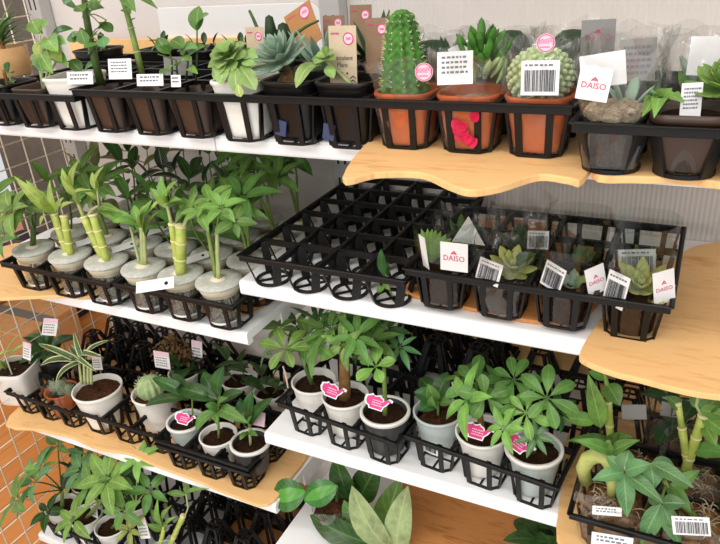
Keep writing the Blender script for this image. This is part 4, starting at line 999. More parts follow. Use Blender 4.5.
# ------------------------------------------------------------------ top shelf
GT = 'potted plants on the top left shelf'
def sqpot(name, label, x, y, zb, rt, rb, h, mat, group=None, soil='soil', ex=5, yaw=0, **kw):
    root = rootat(name, label, 'potted plant', x, y, zb, group); pot_parts(root, (x, y), H+zb+h, rt, rb, h, M[mat], soil, ex, yaw, **kw)
    return root, Vector((x, y, H+zb+h-.011))
zt = -.2295
def price_card(r, c, w, h, seed, yaw=.05, tilt=.25, rows=2, label='white price card with small print'):
    o, c, ex, ey, nz = card(r, 'price_card', c, w, h, M['white'], yaw, tilt, .02, label=label); smudge(o, c+ey*h*.1, ex, ey, nz, w*.75, h*.6, rows*2, M['softink'], seed); return o
r, b = sqpot('potted_jade_plant', 'brown square pot with thick green stem and round coin leaves, left end of its tray', -.803, .765, zt, .0365, .026, .058, 'brown_pot', GT)
P = lambda px, py, d=0: A(px, py, y=b.y+d)
pts = [P(101, 84), P(95, 60), P(90, 38), P(86, 15), P(84, -8), P(82, -25)]; stalk(r, pts, .0062, .004, 'dark_stem', 'trunk')
rr = random.Random(3); cl = [(98, 45, 6), (80, 28, -4), (102, 27, 8), (90, 10, 6), (76, 6, -4), (104, 8, 4), (103, 36, 3), (82, 33, -3), (100, 44, -2), (78, 10, 3), (98, 22, 5), (88, 2, -6), (72, 32, 2), (106, 20, 4), (96, 0, 5), (78, -4, 0)]
for k, (lx, ly, dz) in enumerate(cl):
    s = pts[min(4, max(0, int((84-ly)/20)))]; m = MB(); p = P(lx, ly, -.01+.002*dz); m.tube(bend(s, p, .004, 4), .0009, 5); m.build('leaf_stalk', M['green_stem'], r)
    m = MB(); leaf(m, p, (rr.uniform(-1, 1), rr.uniform(-.8, .2), rr.uniform(-.5, .2)), (0, -.4, .9), .024, .02, .4, .15, 'obov'); m.build('leaf', M['lf_mid' if k % 3 else 'lf_blue'], r)
leaves(r, 'lf_yel', [(P(100, 4, -.02), P(111, -3, -.03), .02)], shape='obov')
price_card(r, A(120, 69, y=.738), .042, .028, 1)
r, b = sqpot('potted_bamboo', 'brown square pot with a tall slim ringed green cane', -.7225, .765, zt, .0365, .026, .058, 'brown_pot', GT)
P = lambda px, py, d=0: A(px, py, y=b.y+d)
pts = [P(143, 78), P(137, 52), P(131, 28), P(126, 10), P(120, -8), P(117, -20)]; stalk(r, pts, .0046, .0032, 'green_stem', 'cane')
for k in (1, 2, 3):
    m = MB(); d = (pts[k+1]-pts[k]).normalized(); m.tube([pts[k]-d*.001, pts[k], pts[k]+d*.001], [.0046, .0056, .0046], 10); m.build('node', M['pale_stem'], r)
leaves(r, 'lf_mid', [(P(126, 8), P(131, 14, -.02), .018, .1), (P(125, -4), P(136, 12, -.03), .02, .1), (P(130, -8), P(158, 9, -.02), .014, .1), (P(132, -6), P(148, 2, 0), .014), (P(130, 24), P(136, 18), .006)], shape='lance')
price_card(r, A(150, 80, y=.734), .046, .016, 2, rows=1, label='white price card lying low in front of the cane')
r, b = sqpot('potted_zamia', 'brown square pot with wiry shoots of rounded dark leaves at right of its tray', -.643, .765, zt, .0365, .026, .058, 'brown_pot', GT)
P = lambda px, py, d=0: A(px, py, y=b.y+d)
for a, c, t in (((196, 80), (197, 55), (197, 30)), ((172, 78), (172, 62), (170, 53)), ((186, 80), (188, 62), (184, 48)), ((178, 80), (176, 60), (158, 54))):
    stalk(r, [P(*a), P(*c), P(*t)], .0016, .001, 'dark_stem')
leaves(r, 'lf_mid', [(P(197, 31), P(199, 6, .01), .028, .05), (P(197, 30), P(209, 14, -.01), .018), (P(169, 54), P(157, 38, 0), .02), (P(170, 53), P(160, 46, -.02), .017), (P(184, 48), P(171, 40, 0), .022), (P(185, 50), P(196, 44, .01), .02), (P(184, 56), P(198, 48, -.03), .018), (P(176, 72), P(160, 75, -.03), .022), (P(186, 62), P(205, 46, 0), .02)])
leaves(r, 'lf_bright', [(P(180, 64), P(192, 60, -.02), .014), (P(178, 66), P(168, 70, -.03), .014), (P(188, 70), P(198, 74, -.03), .012)])
o, c, ex, ey, nz = card(r, 'plastic_label', A(178, 66, y=.79), .05, .026, M['grey_card'], .05, .2); price_card(r, A(176, 81, y=.734), .016, .016, 3, rows=1)
# left tray
r, b = sqpot('potted_plant', 'white square pot at the right end of the far left tray', -.882, .768, zt, .038, .027, .076, 'white_pot', GT, yaw=.2)
P = lambda px, py, d=0: A(px, py, y=b.y+d)
leaves(r, 'lf_mid', [(P(82, 72), P(70, 60, 0), .02), (P(84, 72), P(96, 64, 0), .018)]); stalk(r, bend(b, P(83, 72), 0, 3), .002, .0015, 'green_stem')
price_card(r, A(80, 78, y=.734), .05, .018, 4, rows=1, label='white label along the front rim')
r, b = sqpot('potted_basil', 'brown pot with yellowing bright leaves, middle of the far left tray', -.962, .768, zt, .0365, .026, .058, 'brown_pot', GT)
P = lambda px, py, d=0: A(px, py, y=b.y+d)
for t in ((40, 34), (54, 50), (36, 40), (62, 52)): stalk(r, bend(b, P(*t), .004, 4), .002, .0013, 'pale_stem')
leaves(r, 'lf_yel', [(P(42, 50), P(48, 72, -.03), .03, .2), (P(50, 45), P(62, 62, -.03), .026), (P(46, 40), P(40, 60, -.03), .022, .2), (P(54, 50), P(45, 36, -.01), .024)])
leaves(r, 'lf_bright', [(P(48, 40), P(58, 52, -.04), .03), (P(40, 34), P(32, 20, .01), .026), (P(42, 32), P(48, 24, 0), .026), (P(52, 48), P(66, 44, -.02), .026), (P(44, 54), P(53, 74, -.045), .026, .2), (P(38, 30), P(46, 18, .03), .022), (P(56, 56), P(68, 66, -.03), .02)])
leaves(r, 'lf_dark', [(P(50, 38), P(73, 29, .01), .02)]); leaves(r, 'lf_blue', [(P(46, 60), P(43, 73, -.05), .02, .2)])
r, b = sqpot('potted_plant', 'dark pot with cut stub, left in the far left tray', -1.043, .768, zt, .0375, .027, .062, 'dark_pot', GT); stalk(r, bend(b, b+Vector((.0, 0, .03)), .002, 3), .003, .0024, 'trunk', 'stub')
bush(r, b, .03, .02, 2, .03, .014, 'lf_blue', 91, 'obov', 2)
# tan-rimmed glass with spiky plant behind
c = A(3, 47, y=.86); r = rootat('potted_dracaena', 'tan-rimmed glass pot with a spiky dark rosette at the upper left corner', 'potted plant', c.x, .86, zt, GT); hz = c.z-(H+zt)
m = MB(); m.lathe((c.x, .86, H+zt), [(.0005, .001), (.030, .001), (.034, .006), (.038, hz*.55)], 32); m.build('glass_body', M['clear'], r)
m = MB(); m.lathe((c.x, .86, H+zt), [(.036, hz*.52), (.0385, hz*.55), (.0405, hz), (.037, hz), (.036, hz-.01), (.0005, hz-.012)], 32); m.build('tan_rim', M['tan_pot'], r)
m = MB(); m.lathe((c.x, .86, H+zt), [(.0005, .004), (.029, .004), (.0325, .01), (.0345, hz*.4), (.0005, hz*.4)], 24); m.build('blue_gravel', m_soil('blue_grey_gravel', (96, 120, 128), (150, 176, 178), 200), r)
b = Vector((c.x, .86, H+zt+hz-.012)); rr = random.Random(12)
for k in range(26):
    a = rr.uniform(0, 6.28); el = rr.uniform(.15, 1.2); d = Vector((math.cos(a)*math.cos(el), math.sin(a)*math.cos(el), math.sin(el))); m = MB(); leaf(m, b+Vector((0, 0, .012+.03*(k/26))), d, (0, 0, 1), rr.uniform(.05, .085), .0085, rr.uniform(.2, .9), .4, 'strap'); m.build('leaf', M['lf_dark' if k % 3 else 'lf_mid'], r)
stalk(r, bend(b, b+Vector((0, 0, .04)), 0, 3), .004, .003, 'trunk', 'trunk')
# black back-row pots
for k, (x, lb) in enumerate(((-.82, 'black pot in the back tray behind the coin-leaf stem'), (-.74, 'black pot in the back tray behind the slim cane'), (-.66, 'black pot in the back tray behind the wiry shoots'), (-1.08, 'black pot in the back tray behind the spiky rosette'), (-.92, 'black pot in the back tray behind the yellowing leaves'))):
    r, b = sqpot('potted_seedling', lb, x, 1.012, zt, .0385, .026, .078, 'dark_pot', GT); bush(r, b, .018, .02, 3, .03, .014, 'lf_deep', 95+k, 'ell', 2)

# succulents tray
GS = 'potted succulents in the middle tray of the top shelf'
r, b = sqpot('potted_succulent', 'white square pot with a leafy pale green rosette spilling over its front', -.559, .765, zt, .0385, .026, .078, 'white_pot', GS, yaw=.12)
P = lambda px, py, d=0: A(px, py, y=b.y+d)
stalk(r, bend(b, P(232, 62, -.01), .0, 3), .004, .003, 'pale_stem', 'trunk')
m = MB(); rr = random.Random(6); ax, e, g = frame((-.05, -.5, .87), rr)
for k in range(26):
    a = k*2.39996; f = k/26; tl = 1.45-1.15*f; o = e*math.cos(a)+g*math.sin(a); d = ax*math.cos(tl)+o*math.sin(tl)
    leaf(m, P(232, 62, -.015)+ax*(.012*f), d, ax*math.sin(tl)-o*math.cos(tl), .037*(1-.5*f), .024*(1-.35*f), .5, .25, 'obov')
m.build('leaf_rosette', M['lf_succ'], r)
leaves(r, 'lf_succ', [(P(232, 64, -.025), P(220, 85, -.05), .022, .15), (P(236, 66, -.03), P(238, 93, -.055), .02, .12), (P(240, 66, -.025), P(256, 90, -.05), .022, .12), (P(228, 62, -.02), P(217, 76, -.045), .022, .15), (P(242, 62, -.02), P(258, 64, -.03), .022), (P(242, 58, -.01), P(256, 56, -.02), .02)], shape='obov')
leaves(r, 'eche_y', [(P(238, 84, -.055), P(241, 97, -.06), .012)], shape='obov')
def kraft(r, c, w, h, mat, yaw, tilt, title=None, roll=0, sticker=True):
    o, c, ex, ey, nz = card(r, 'kraft_card', c, w, h, M[mat], yaw, tilt, roll, label='kraft card with a round price mark')
    q = disc(o, 'price_sticker', c+ex*w*.22+ey*h*.3, ex, ey, nz, w*.19, M['palepink']); disc(o, 'ring', c+ex*w*.22+ey*h*.3, ex, ey, nz, w*.19, M['pink'], .0011, w*.155)
    text(o, 'price_lettering', '300', c+ex*w*.22+ey*h*.3, ex, ey, nz, w*.13, M['pink'], .0012); smudge(o, c-ex*w*.26+ey*h*.38, ex, ey, nz, w*.3, h*.06, 1, M['pink'], 2)
    if title:
        for i, s in enumerate(title): text(o, 'title_lettering', s, c+ex*(-.02*w)+ey*h*(.0-.11*i), ex, ey, nz, w*.2, M['ink'])
        m = MB(); Rm = Matrix((ex, ey, nz)).transposed()
        for k in range(3): m.box(c+ex*w*(-.25+.2*k)-ey*h*.24+nz*.0007, (w*.03, w*.03, .0002), Rm)
        for k in range(3):
            for s in (-1, 1): m.bar(c+ex*w*(.36)+ey*h*(-.28-.06*k)+nz*.0008, c+ex*w*(.36+.1*s)+ey*h*(-.32-.06*k)+nz*.0008, .0004, w*.03, nz.cross(ex))
        m.build('printed_marks', M['ink'], o)
    return o
r, b = sqpot('potted_echeveria', 'smoky pot with a blue-green pointed echeveria rosette', -.478, .765, zt, .0390, .026, .079, 'dark_pot', GS)
P = lambda px, py, d=0: A(px, py, y=b.y+d)
m = MB(); rosette(m, P(283, 62, -.005), (-.2, -.45, .9), 5, .046, .015, .0045, 1.45, .25); m.build('leaf_rosette', M['eche'], r)
stalk(r, bend(b, P(284, 66), 0, 4), .006, .005, 'dry', 'trunk')
m = MB()
for k in range(8): fat_leaf(m, P(284+k*1.5, 70), Vector((math.cos(k)*.6, -.5, -.7)), (0, -1, 0), .03, .008, .002, .4)
tag(m.build('dried_leaves', M['dry'], r), kind='stuff')
m = MB(); m.box(A(281, 128, y=.7325), (.008, .0012, .010), Matrix.Rotation(.2, 3, 'Y')); m.build('printed_sticker', M['blue'], r)
r, b = sqpot('potted_kalanchoe', 'smoky pot with one long bright drooping leaf and the tall kraft card', -.397, .765, zt, .0390, .026, .079, 'dark_pot', GS)
P = lambda px, py, d=0: A(px, py, y=b.y+d)
stalk(r, bend(b, P(325, 60), 0, 4), .003, .0024, 'pale_stem', 'trunk')
leaves(r, 'lf_succ', [(P(327, 68), P(296, 88, -.045), .022, .3), (P(326, 62), P(314, 64, -.02), .014), (P(325, 60), P(334, 52, -.01), .014), (P(325, 58), P(318, 52, 0), .014), (P(326, 66), P(334, 78, -.02), .014), (P(324, 60), P(312, 72, -.02), .014)], shape='obov')
leaves(r, 'lf_bright', [(P(326, 62), P(336, 60, -.02), .012), (P(326, 56), P(327, 46, 0), .013), (P(324, 62), P(312, 58, 0), .012)], shape='obov')
kraft(r, A(343, 58, y=.773), .039, .076, 'kraft', -.03, .1, ('Succulent', 'Plant'))
m = MB(); m.box(A(329, 132, y=.7325), (.008, .0012, .010), Matrix.Rotation(.2, 3, 'Y')); m.build('printed_sticker', M['blue'], r)
def backsucc(name, label, i, j, build, x=None):
    r, b = sqpot(name, label, -.600+.0815*(i+.5) if x is None else x, .722+.08*(j+.5)+.003, zt, .0390, .026, .079, 'dark_pot', GS); build(r, b); return r, b
def f1(r, b):
    for k, (dx, dy, hh, rad) in enumerate(((-.026, 0, .062, .0095), (-.006, .004, .078, .0085), (.018, 0, .068, .0105), (.0, -.012, .045, .008))):
        m = MB(); p = b+Vector((dx, dy, 0)); m.lathe(p, [(.0005, hh), (rad*.6, hh*.96), (rad, hh*.7), (rad, hh*.3), (rad*.7, 0)], 20, None, 0, lambda q, a, z: (q*(1+.08*math.cos(9*a)), 0)); m.build('cactus_column', M['cactus_dark'], r)
    stalk(r, bend(b+Vector((-.01, .0, 0)), b+Vector((-.035, 0, .085)), .01, 5), .0035, .002, 'dark_stem'); stalk(r, bend(b+Vector((.02, 0, .04)), b+Vector((.07, .01, .068)), .004, 5), .003, .0015, 'dark_stem')
    kraft(r, A(256, 50, y=.812), .030, .060, 'kraft', -.04, .08, None)
def f2(r, b): fan(r, b, 10, .07, .014, 'eche', 17, .9)
def f3(r, b):
    fan(r, b, 8, .085, .014, 'lf_deep', 18, .6); kraft(r, A(377, 46, y=.80), .032, .066, 'brown_card', -.02, .1, None)
backsucc('potted_cactus', 'smoky pot with small dark cactus columns and kraft card behind the white square pot', 0, 1, f1)
backsucc('potted_succulent', 'smoky pot of grey-green fans behind the blue-green rosette', 1, 1, f2)
backsucc('potted_aloe', 'smoky pot with dark spears behind the tall kraft card', 2, 1, f3)
def f4(r, b): fan(r, b, 6, .05, .014, 'lf_dark', 19, .8); kraft(r, b+Vector((.02, -.03, .055)), .05, .06, 'carton', -.1, .3, None, .5, False)
def f5(r, b): fan(r, b, 7, .06, .012, 'lf_deep', 20, .9)
backsucc('potted_succulent', 'smoky pot with a tilted brown card, back row behind the cactus columns', 0, 2, f4)
backsucc('potted_succulent', 'smoky pot with dark tongues, middle of the back row', 1, 2, f5)
def f6(r, b): fan(r, b, 6, .05, .012, 'lf_deep', 24, .8); kraft(r, A(361, 30, y=.90), .034, .066, 'brown_card', .0, .1, None); kraft(r, A(334, 34, y=.91), .034, .05, 'brown_card', .05, .1, None)
backsucc('potted_succulent', 'smoky pot with two brown kraft cards, right end of the back row', 2, 2, f6)

# terracotta cacti tray
GK = 'wrapped cacti in terracotta pots'
zd = -.2207
def terracotta(label, i, j, name='potted_cactus', top=.118, seed=1, mat='terra'):
    x, y = -.354+.0775*(i+.5), .708+.08*(j+.5)
    r, b = sqpot(name, label, x, y, zd, .036, .026, .062, mat, GK, 'gravel', 3.2)
    sleeve(r, (x, y), H+zd+.001, H+zd+top, .0275, .0425, 4, seed, 0, 'clear_wrap'); return r, b
r, b = terracotta('wrapped terracotta pot with the tall knobbly green column cactus', 0, 0, top=.096, seed=31)
P = lambda px, py, d=0: A(px, py, y=b.y+d)
top = P(406, 9).z; hh = top-b.z; cx = P(403, 50).x
prof = [(.0005, hh), (.005, hh*.99), (.0105, hh*.955), (.0145, hh*.89), (.0172, hh*.78), (.0198, hh*.6), (.0225, hh*.42), (.0255, hh*.22), (.0265, hh*.08), (.022, 0)]
pp = []
for k in range(len(prof)-1):
    for s in range(8): t = s/8; pp.append((prof[k][0]*(1-t)+prof[k+1][0]*t, prof[k][1]*(1-t)+prof[k+1][1]*t))
m = MB(); m.lathe((cx, b.y, b.z), pp, 110, None, 0, lambda q, a, z: (q*(1+.085*math.cos(11*a+z*18))+.0016*math.cos(z*620)*math.cos(11*a+z*18) if q > .004 else q, 0)); body = m.build('cactus_body', M['cactus'], r)
m = MB(); rr = random.Random(2)
for k in range(11):
    for v in range(3, 17):
        z = hh*v/17; a = (2*PI*k-z*18)/11; q = .025
        for i in range(len(prof)-1):
            if prof[i+1][1] <= z <= prof[i][1]: t = (z-prof[i+1][1])/(prof[i][1]-prof[i+1][1]+1e-9); q = prof[i+1][0]*(1-t)+prof[i][0]*t
        q *= 1.08; p = Vector((cx+q*math.cos(a), b.y+q*math.sin(a), b.z+z)); n = Vector((math.cos(a), math.sin(a), .2))
        m.lathe(p, [(.0003, .0008), (.0009, .0004), (.0009, -.0004), (.0003, -.0008)], 6)
        for s in range(3): m.tube([p, p+(n+Vector((rr.uniform(-.6, .6), rr.uniform(-.6, .6), rr.uniform(-.6, .6)))).normalized()*.004], .0002, 3, False)
tag(m.build('spine_clusters', M['spine'], body), kind='stuff')
price_sticker(r, P(424, 72, -.044), .0098, .25, .05)
leaves(r, 'lf_pale', [], 'leaf')
r, b = terracotta('wrapped terracotta pot with upright green tongues, white card and crimson leaves inside', 1, 0, top=.108, seed=32)
P = lambda px, py, d=0: A(px, py, y=b.y+d)
rr = random.Random(9)
for k in range(46):
    a = rr.uniform(0, 6.28); v = k/46; q = rr.uniform(.004, .029)*(1-.45*v); p = P(482, 84)+Vector((q*math.cos(a), q*math.sin(a)*.8, .046*v)); m = MB()
    fat_leaf(m, p, Vector((math.cos(a)*.75, math.sin(a)*.75, .9)), Vector((-math.cos(a), -math.sin(a), .6)), rr.uniform(.018, .03), .0095, .006, rr.uniform(-.6, .1)); m.build('tubercle', M['cactus' if v > .4 else 'cactus_pale'], r)
price_card(r, P(455, 68, -.038), .038, .034, 6, .2, .25, 2); m = MB(); 
for k in range(12): leaf(m, P(466+rr.uniform(-7, 7), 132+rr.uniform(-12, 14), -.0345), (rr.uniform(-1, 1), -.1, rr.uniform(-1, 1)), (0, -1, .1), .014, .012, .3, .2)
m.build('crimson_leaves', M['red'], r)
r, b = terracotta('wrapped terracotta pot with a pale globe cactus behind a barcode and round price sticker', 2, 0, top=.112, seed=33)
P = lambda px, py, d=0: A(px, py, y=b.y+d)
m = MB(); rr = random.Random(4); cb = b+Vector((-.002, 0, .027))
m.lathe(cb, [(.0005, .027), (.015, .025), (.026, .016), (.032, 0), (.026, -.018), (.016, -.027)], 24)
body = m.build('cactus_body', M['cactus_pale'], r); m = MB()
for k in range(150):
    zz = 1-2*(k+.5)/150*.9; a = k*2.39996; q = math.sqrt(max(0, 1-zz*zz)); n = Vector((q*math.cos(a), q*math.sin(a), zz)); p = cb+Vector((n.x*.033, n.y*.033, n.z*.028))
    m.tube([p-n*.002, p+n*.002, p+n*.0035], [.0033, .0028, .001], 6)
tag(m.build('nodules', m_plain('pale_green_nodules', (196, 212, 164), .6, .3, .15, 120), body), kind='stuff')
bar_card(r, P(540, 78, -.044), .038, .034, .02, .08, .02, 21); price_sticker(r, P(546, 43, -.042), .0090, .05, .05)
def t4(label, i, j, kind, seed):
    r, b = terracotta(label, i, j, top=.108, seed=seed, mat='brown_pot'); rr = random.Random(seed)
    if kind == 'globe':
        m = MB(); m.lathe(b+Vector((0, 0, .026)), [(.0005, .028), (.012, .026), (.022, .016), (.026, 0), (.022, -.016), (.014, -.026)], 60, None, 0, lambda q, a, z: (q*(1+.09*math.cos(13*a)), 0)); m.build('cactus_body', M['cactus_dark'], r)
    else: fan(r, b, 9, .05, .012, 'lf_deep', seed, .8)
    return r, b
r, b = t4('dark wrapped pot right behind the tall column cactus', 0, 1, 'globe', 41)
r, b = t4('wrapped dark globe cactus behind the upright green tongues', 1, 1, 'globe', 42); card(r, 'paper_card', b+Vector((-.02, -.035, .04)), .036, .034, M['white'], .3, .2, .4)
r, b = t4('wrapped dark fan plant behind the pale globe cactus', 2, 1, 'fan', 43)
r, b = t4('back-row wrapped pot at the left of the terracotta tray', 0, 2, 'fan', 44)
r, b = t4('back-row wrapped dark globe in the middle of the terracotta tray', 1, 2, 'globe', 45)
r, b = t4('back-row wrapped dark cactus with a grey logo card by the ribbed wall', 2, 2, 'globe', 46)
logo_card(r, A(598, 36, y=b.y-.046), .038, .036, .02, .1, .03, 'grey_card')
# right end tray
GE = 'wrapped succulents at the right end of the top shelf'
def ecup(label, i, j, seed, top=.105, name='potted_succulent', mat='soil', h=.052, y=None):
    x, y = -.112+.0675*(i+.5), .674+.066*(j+.5); r = rootat(name, label, 'potted plant', x, y, zd, GE)
    m = MB(); m.lathe((x, y, H+zd), [(.0005, .001), (.022, .001), (.0245, .004), (.0295, h-.004), (.027, h), (.0005, h+.002)], 32); m.build('soil_plug', M[mat], r)
    m = MB(); m.lathe((x, y, H+zd), [(.0005, .0003), (.024, .0003), (.0258, .004), (.0315, h), (.0325, h+.006)], 36); m.build('clear_cup', M['clear'], r)
    if top: sleeve(r, (x, y), H+zd+.002, H+zd+top, .0262, .037, 5, seed, 0, 'clear_wrap')
    return r, Vector((x, y, H+zd+h))
r, b = ecup('clear wrapped cup of tan gravel with a big white logo card', 0, 0, 51, .108, 'potted_succulent')
P = lambda px, py, d=0: A(px, py, y=b.y+d)
m = MB(); m.lathe(b, [(.029, -.004), (.031, .002), (.026, .007), (.016, .01), (.0005, .011)], 30, None, 0, lambda q, a, z: (q, .002*math.sin(9*a)*math.sin(q*700))); m.build('gravel_heap', M['gravel'], r)
m = MB(); rr = random.Random(77)
for k in range(170):
    a = rr.uniform(0, 6.28); q = .029*math.sqrt(rr.random()); s = rr.uniform(.0014, .003); p = b+Vector((q*math.cos(a), q*math.sin(a), .011-8*q*q))
    m.lathe(p, [(.0003, s*.8), (s, s*.3), (s*.9, -s*.5), (.0003, -s*.7)], 5, None, a)
tag(m.build('pebbles', M['gravel'], r), kind='stuff')
logo_card(r, P(594, 84, -.043), .029, .030, -.02, .08, -.12)
card(r, 'paper_card', P(603, 70, -.03), .04, .03, M['white'], .05, .1, .15); fan(r, b+Vector((.01, .01, .006)), 6, .03, .012, 'eche', 51, .8)
r, b = ecup('brown square pot of spreading bright green succulent leaves at the right end', 1, 0, 52, None)
P = lambda px, py, d=0: A(px, py, y=b.y+d)
m = MB(); z0 = H+zd+.001; m.lathe((b.x, b.y, z0), [(.0005, .001), (.021, 0), (.023, .003), (.033, .045), (.034, .05), (.0355, .05), (.0355, .058), (.033, .058), (.032, .05), (.0005, .046)], 40, 5); m.build('square_pot', M['brown_pot'], r)
leaves(r, 'lf_bright', [(P(660, 104, 0), P(642, 117, -.04), .018, .25), (P(660, 103, 0), P(650, 92, -.02), .016), (P(662, 102), P(672, 88, 0), .016), (P(664, 104), P(684, 103, -.03), .016, .2), (P(660, 102), P(662, 88, .01), .014), (P(661, 104), P(654, 118, -.045), .016, .25), (P(662, 103), P(676, 94, -.01), .015), (P(658, 103), P(643, 106, -.02), .015, .2), (P(662, 103), P(656, 97, -.02), .012)], shape='lance')
price_card(r, P(691, 102, -.02), .018, .034, 8, .3, .1, 3)
r, b = ecup('brown square pot of green leaves cut by the right edge of the photo', 2, 0, 53, None)
P = lambda px, py, d=0: A(px, py, y=b.y+d)
m = MB(); m.lathe((b.x, b.y, z0), [(.0005, .001), (.021, 0), (.023, .003), (.033, .045), (.034, .05), (.0355, .05), (.0355, .058), (.033, .058), (.032, .05), (.0005, .046)], 40, 5); m.build('square_pot', M['brown_pot'], r)
m = MB(); rosette(m, P(724, 92), (-.2, -.4, 1), 4, .036, .016); m.build('leaf_rosette', M['lf_bright'], r)
for k, (i, j, lb) in enumerate(((0, 1, 'clear wrap with a grey printed card behind the tan gravel cup'), (1, 1, 'wide clear wrap with white card behind the spreading bright leaves'), (2, 1, 'clear wrap with wavy grey lined card at the right edge'), (0, 2, 'clear wrap in the third row behind the gravel cup'), (1, 2, 'clear wrap in the third row behind the bright leaves'), (2, 2, 'clear wrap in the third row at the right edge'))):
    r, b = ecup(lb, i, j, 55+k, .118 if j == 1 else .11); fan(r, b, 6, .035, .012, 'lf_mid' if k % 2 else 'eche', 70+k, .9)
    if k == 0: o, c, ex, ey, nz = card(r, 'printed_card', b+Vector((.012, -.036, .045)), .034, .04, M['grey_card'], .1, .1, .05); smudge(o, c, ex, ey, nz, .026, .03, 5, M['softink'], 4)
    if k == 1: card(r, 'paper_card', b+Vector((.012, -.02, .046)), .045, .036, M['white'], .05, .1, -.02)
    if k == 2:
        o, c, ex, ey, nz = card(r, 'lined_card', b+Vector((-.022, -.038, .045)), .04, .05, M['white'], .2, .2, .1); m = MB(); Rm = Matrix((ex, ey, nz)).transposed()
        for q in range(5): m.box(c+ex*(-.015+.0075*q)-ey*.006+nz*.0007, (.0014, .017, .0002), Rm)
        m.build('printed_stripes', M['grey_card'], o)
# ------------------------------------------------------------------ lower right corner: bagged plants
GBG = 'bagged plants in the lower right tray'
zm = -.7565
def bag(name, label, x, y, w, h, seed, fill=.05, top=None):
    r = rootat(name, label, 'potted plant', x, y, zm, GBG)
    m = MB(); m.lathe((x, y, H+zm), [(.0005, .001), (w-.012, .001), (w-.007, .006), (w-.005, fill*.6), (w-.008, fill), (w*.5, fill+.006), (.0005, fill+.008)], 40, 4, 0, lambda q, a, z: (q*(1+.02*math.sin(7*a+seed)), 0)); m.build('root_ball', M['root'], r)
    rr = random.Random(seed); m = MB()
    for k in range(60):
        a = rr.uniform(0, 6.28); q = rr.uniform(.005, w*.7); p = Vector((x+q*math.cos(a), y+q*math.sin(a), H+zm+fill+.005)); e = p+Vector((rr.uniform(-.02, .02), rr.uniform(-.02, .02), rr.uniform(-.003, .006)))
        m.tube(bend(p, e, rr.uniform(.002, .008), 4), .0008, 4)
    tag(m.build('root_fibres', M['gravel'], r), kind='stuff')
    sleeve(r, (x, y), H+zm+.0005, H+zm+h, w-.004, w+.002, 4.5, seed, 0, 'clear_bag', 'film', .008, .003)
    return r, Vector((x, y, H+zm+fill+.008))
r, b = bag('potted_money_tree', 'bagged pachira with a swollen curved pale green base, front left of the corner tray', -.038, .748, .044, .085, 71)
P = lambda px, py, d=0: A(px, py, y=b.y+d)
m = MB(); m.tube([P(586, 482, .012), P(583, 468, .006), P(588, 459, 0), P(597, 455, 0), P(606, 458, 0), P(611, 468, 0), P(612, 484, 0), P(611, 496, 0)], [.008, .0095, .0105, .0105, .010, .008, .0065, .0055], 16); m.build('swollen_trunk', M['bulb'], r)
stalk(r, [P(607, 460), P(611, 452, .0), P(608, 440, .005)], .005, .003, 'green_stem'); stalk(r, [P(611, 452), P(621, 474, -.02)], .0022, .0018, 'green_stem', 'leaf_stalk')
c = P(624, 472, -.03)
Q = lambda px, py, d=0: A(px, py, y=b.y-.03+d)
leaves(r, 'lf_blue', [(Q(624, 472), Q(592, 480, -.02), .019), (Q(624, 474), Q(627, 517, -.03), .023, .08), (Q(625, 473), Q(663, 503, -.03), .020, .08), (Q(625, 471), Q(652, 464, 0), .022), (Q(624, 470), Q(629, 450, .02), .026), (Q(623, 470), Q(606, 456, .01), .018)], 'leaflet', .25, .1, 'lance')
leaves(r, 'lf_mid', [(P(612, 456), P(608, 442, -.01), .012), (P(612, 452), P(574, 440, -.02), .018, .1), (P(612, 452), P(640, 440, -.01), .016, .1)], 'leaf', .25, .1, 'lance')
price_card(r, A(607, 511, y=b.y-.047), .036, .012, 31, .25, .3, 1, 'white label in the bag front'); 
price_card(r, A(612, 541, y=b.y-.062), .05, .018, 32, .15, .2, 1, 'white price card on the tray front')
r, b = bag('potted_money_tree', 'bagged pachira with drooping palmate leaves over a white barcode label', .062, .752, .044, .085, 72)
P = lambda px, py, d=0: A(px, py, y=b.y+d)
stalk(r, [b, P(672, 495), P(664, 480)], .0045, .003, 'green_stem', 'trunk')
stalk(r, [P(664, 480), P(652, 463, -.01)], .002, .0016, 'green_stem', 'leaf_stalk'); stalk(r, [P(666, 484), P(660, 504, -.03)], .002, .0016, 'green_stem', 'leaf_stalk')
leaves(r, 'lf_blue', [(P(651, 463, -.02), P(694, 488, -.04), .020, .06), (P(651, 464, -.02), P(654, 489, -.04), .024), (P(652, 463, -.02), P(676, 470, .01), .02)], 'leaflet', .25, .1, 'lance')
leaves(r, 'lf_blue', [(P(661, 504, -.03), P(641, 544, -.05), .024, .08), (P(662, 505, -.03), P(680, 546, -.05), .024, .08), (P(662, 503, -.03), P(687, 504, -.03), .02), (P(661, 503, -.03), P(648, 496, -.02), .018)], 'leaflet', .25, .1, 'lance')
leaves(r, 'lf_mid', [(P(668, 486), P(691, 512, -.02), .02), (P(670, 484), P(684, 492), .014), (P(672, 490), P(700, 470, .02), .018)], 'leaf', .2, .1, 'lance')
bar_card(r, A(691, 526, y=b.y-.048), .042, .026, .1, .15, .2, 41)
r, b = bag('potted_lucky_bamboo', 'two crossing ringed bamboo canes in a bag behind the barcode label', .058, .838, .042, .10, 73, .04)
P = lambda px, py, d=0: A(px, py, y=b.y+d)
bamboo_stalk(r, P(683, 478), P(703, 416), .0066, 3); bamboo_stalk(r, P(690, 480), P(682, 428), .0056, 2); bamboo_stalk(r, P(682, 428), P(678, 404), .0045, 1)
stalk(r, [P(703, 418), P(696, 405), P(701, 385)], .0025, .0018, 'pale_stem', 'shoot')
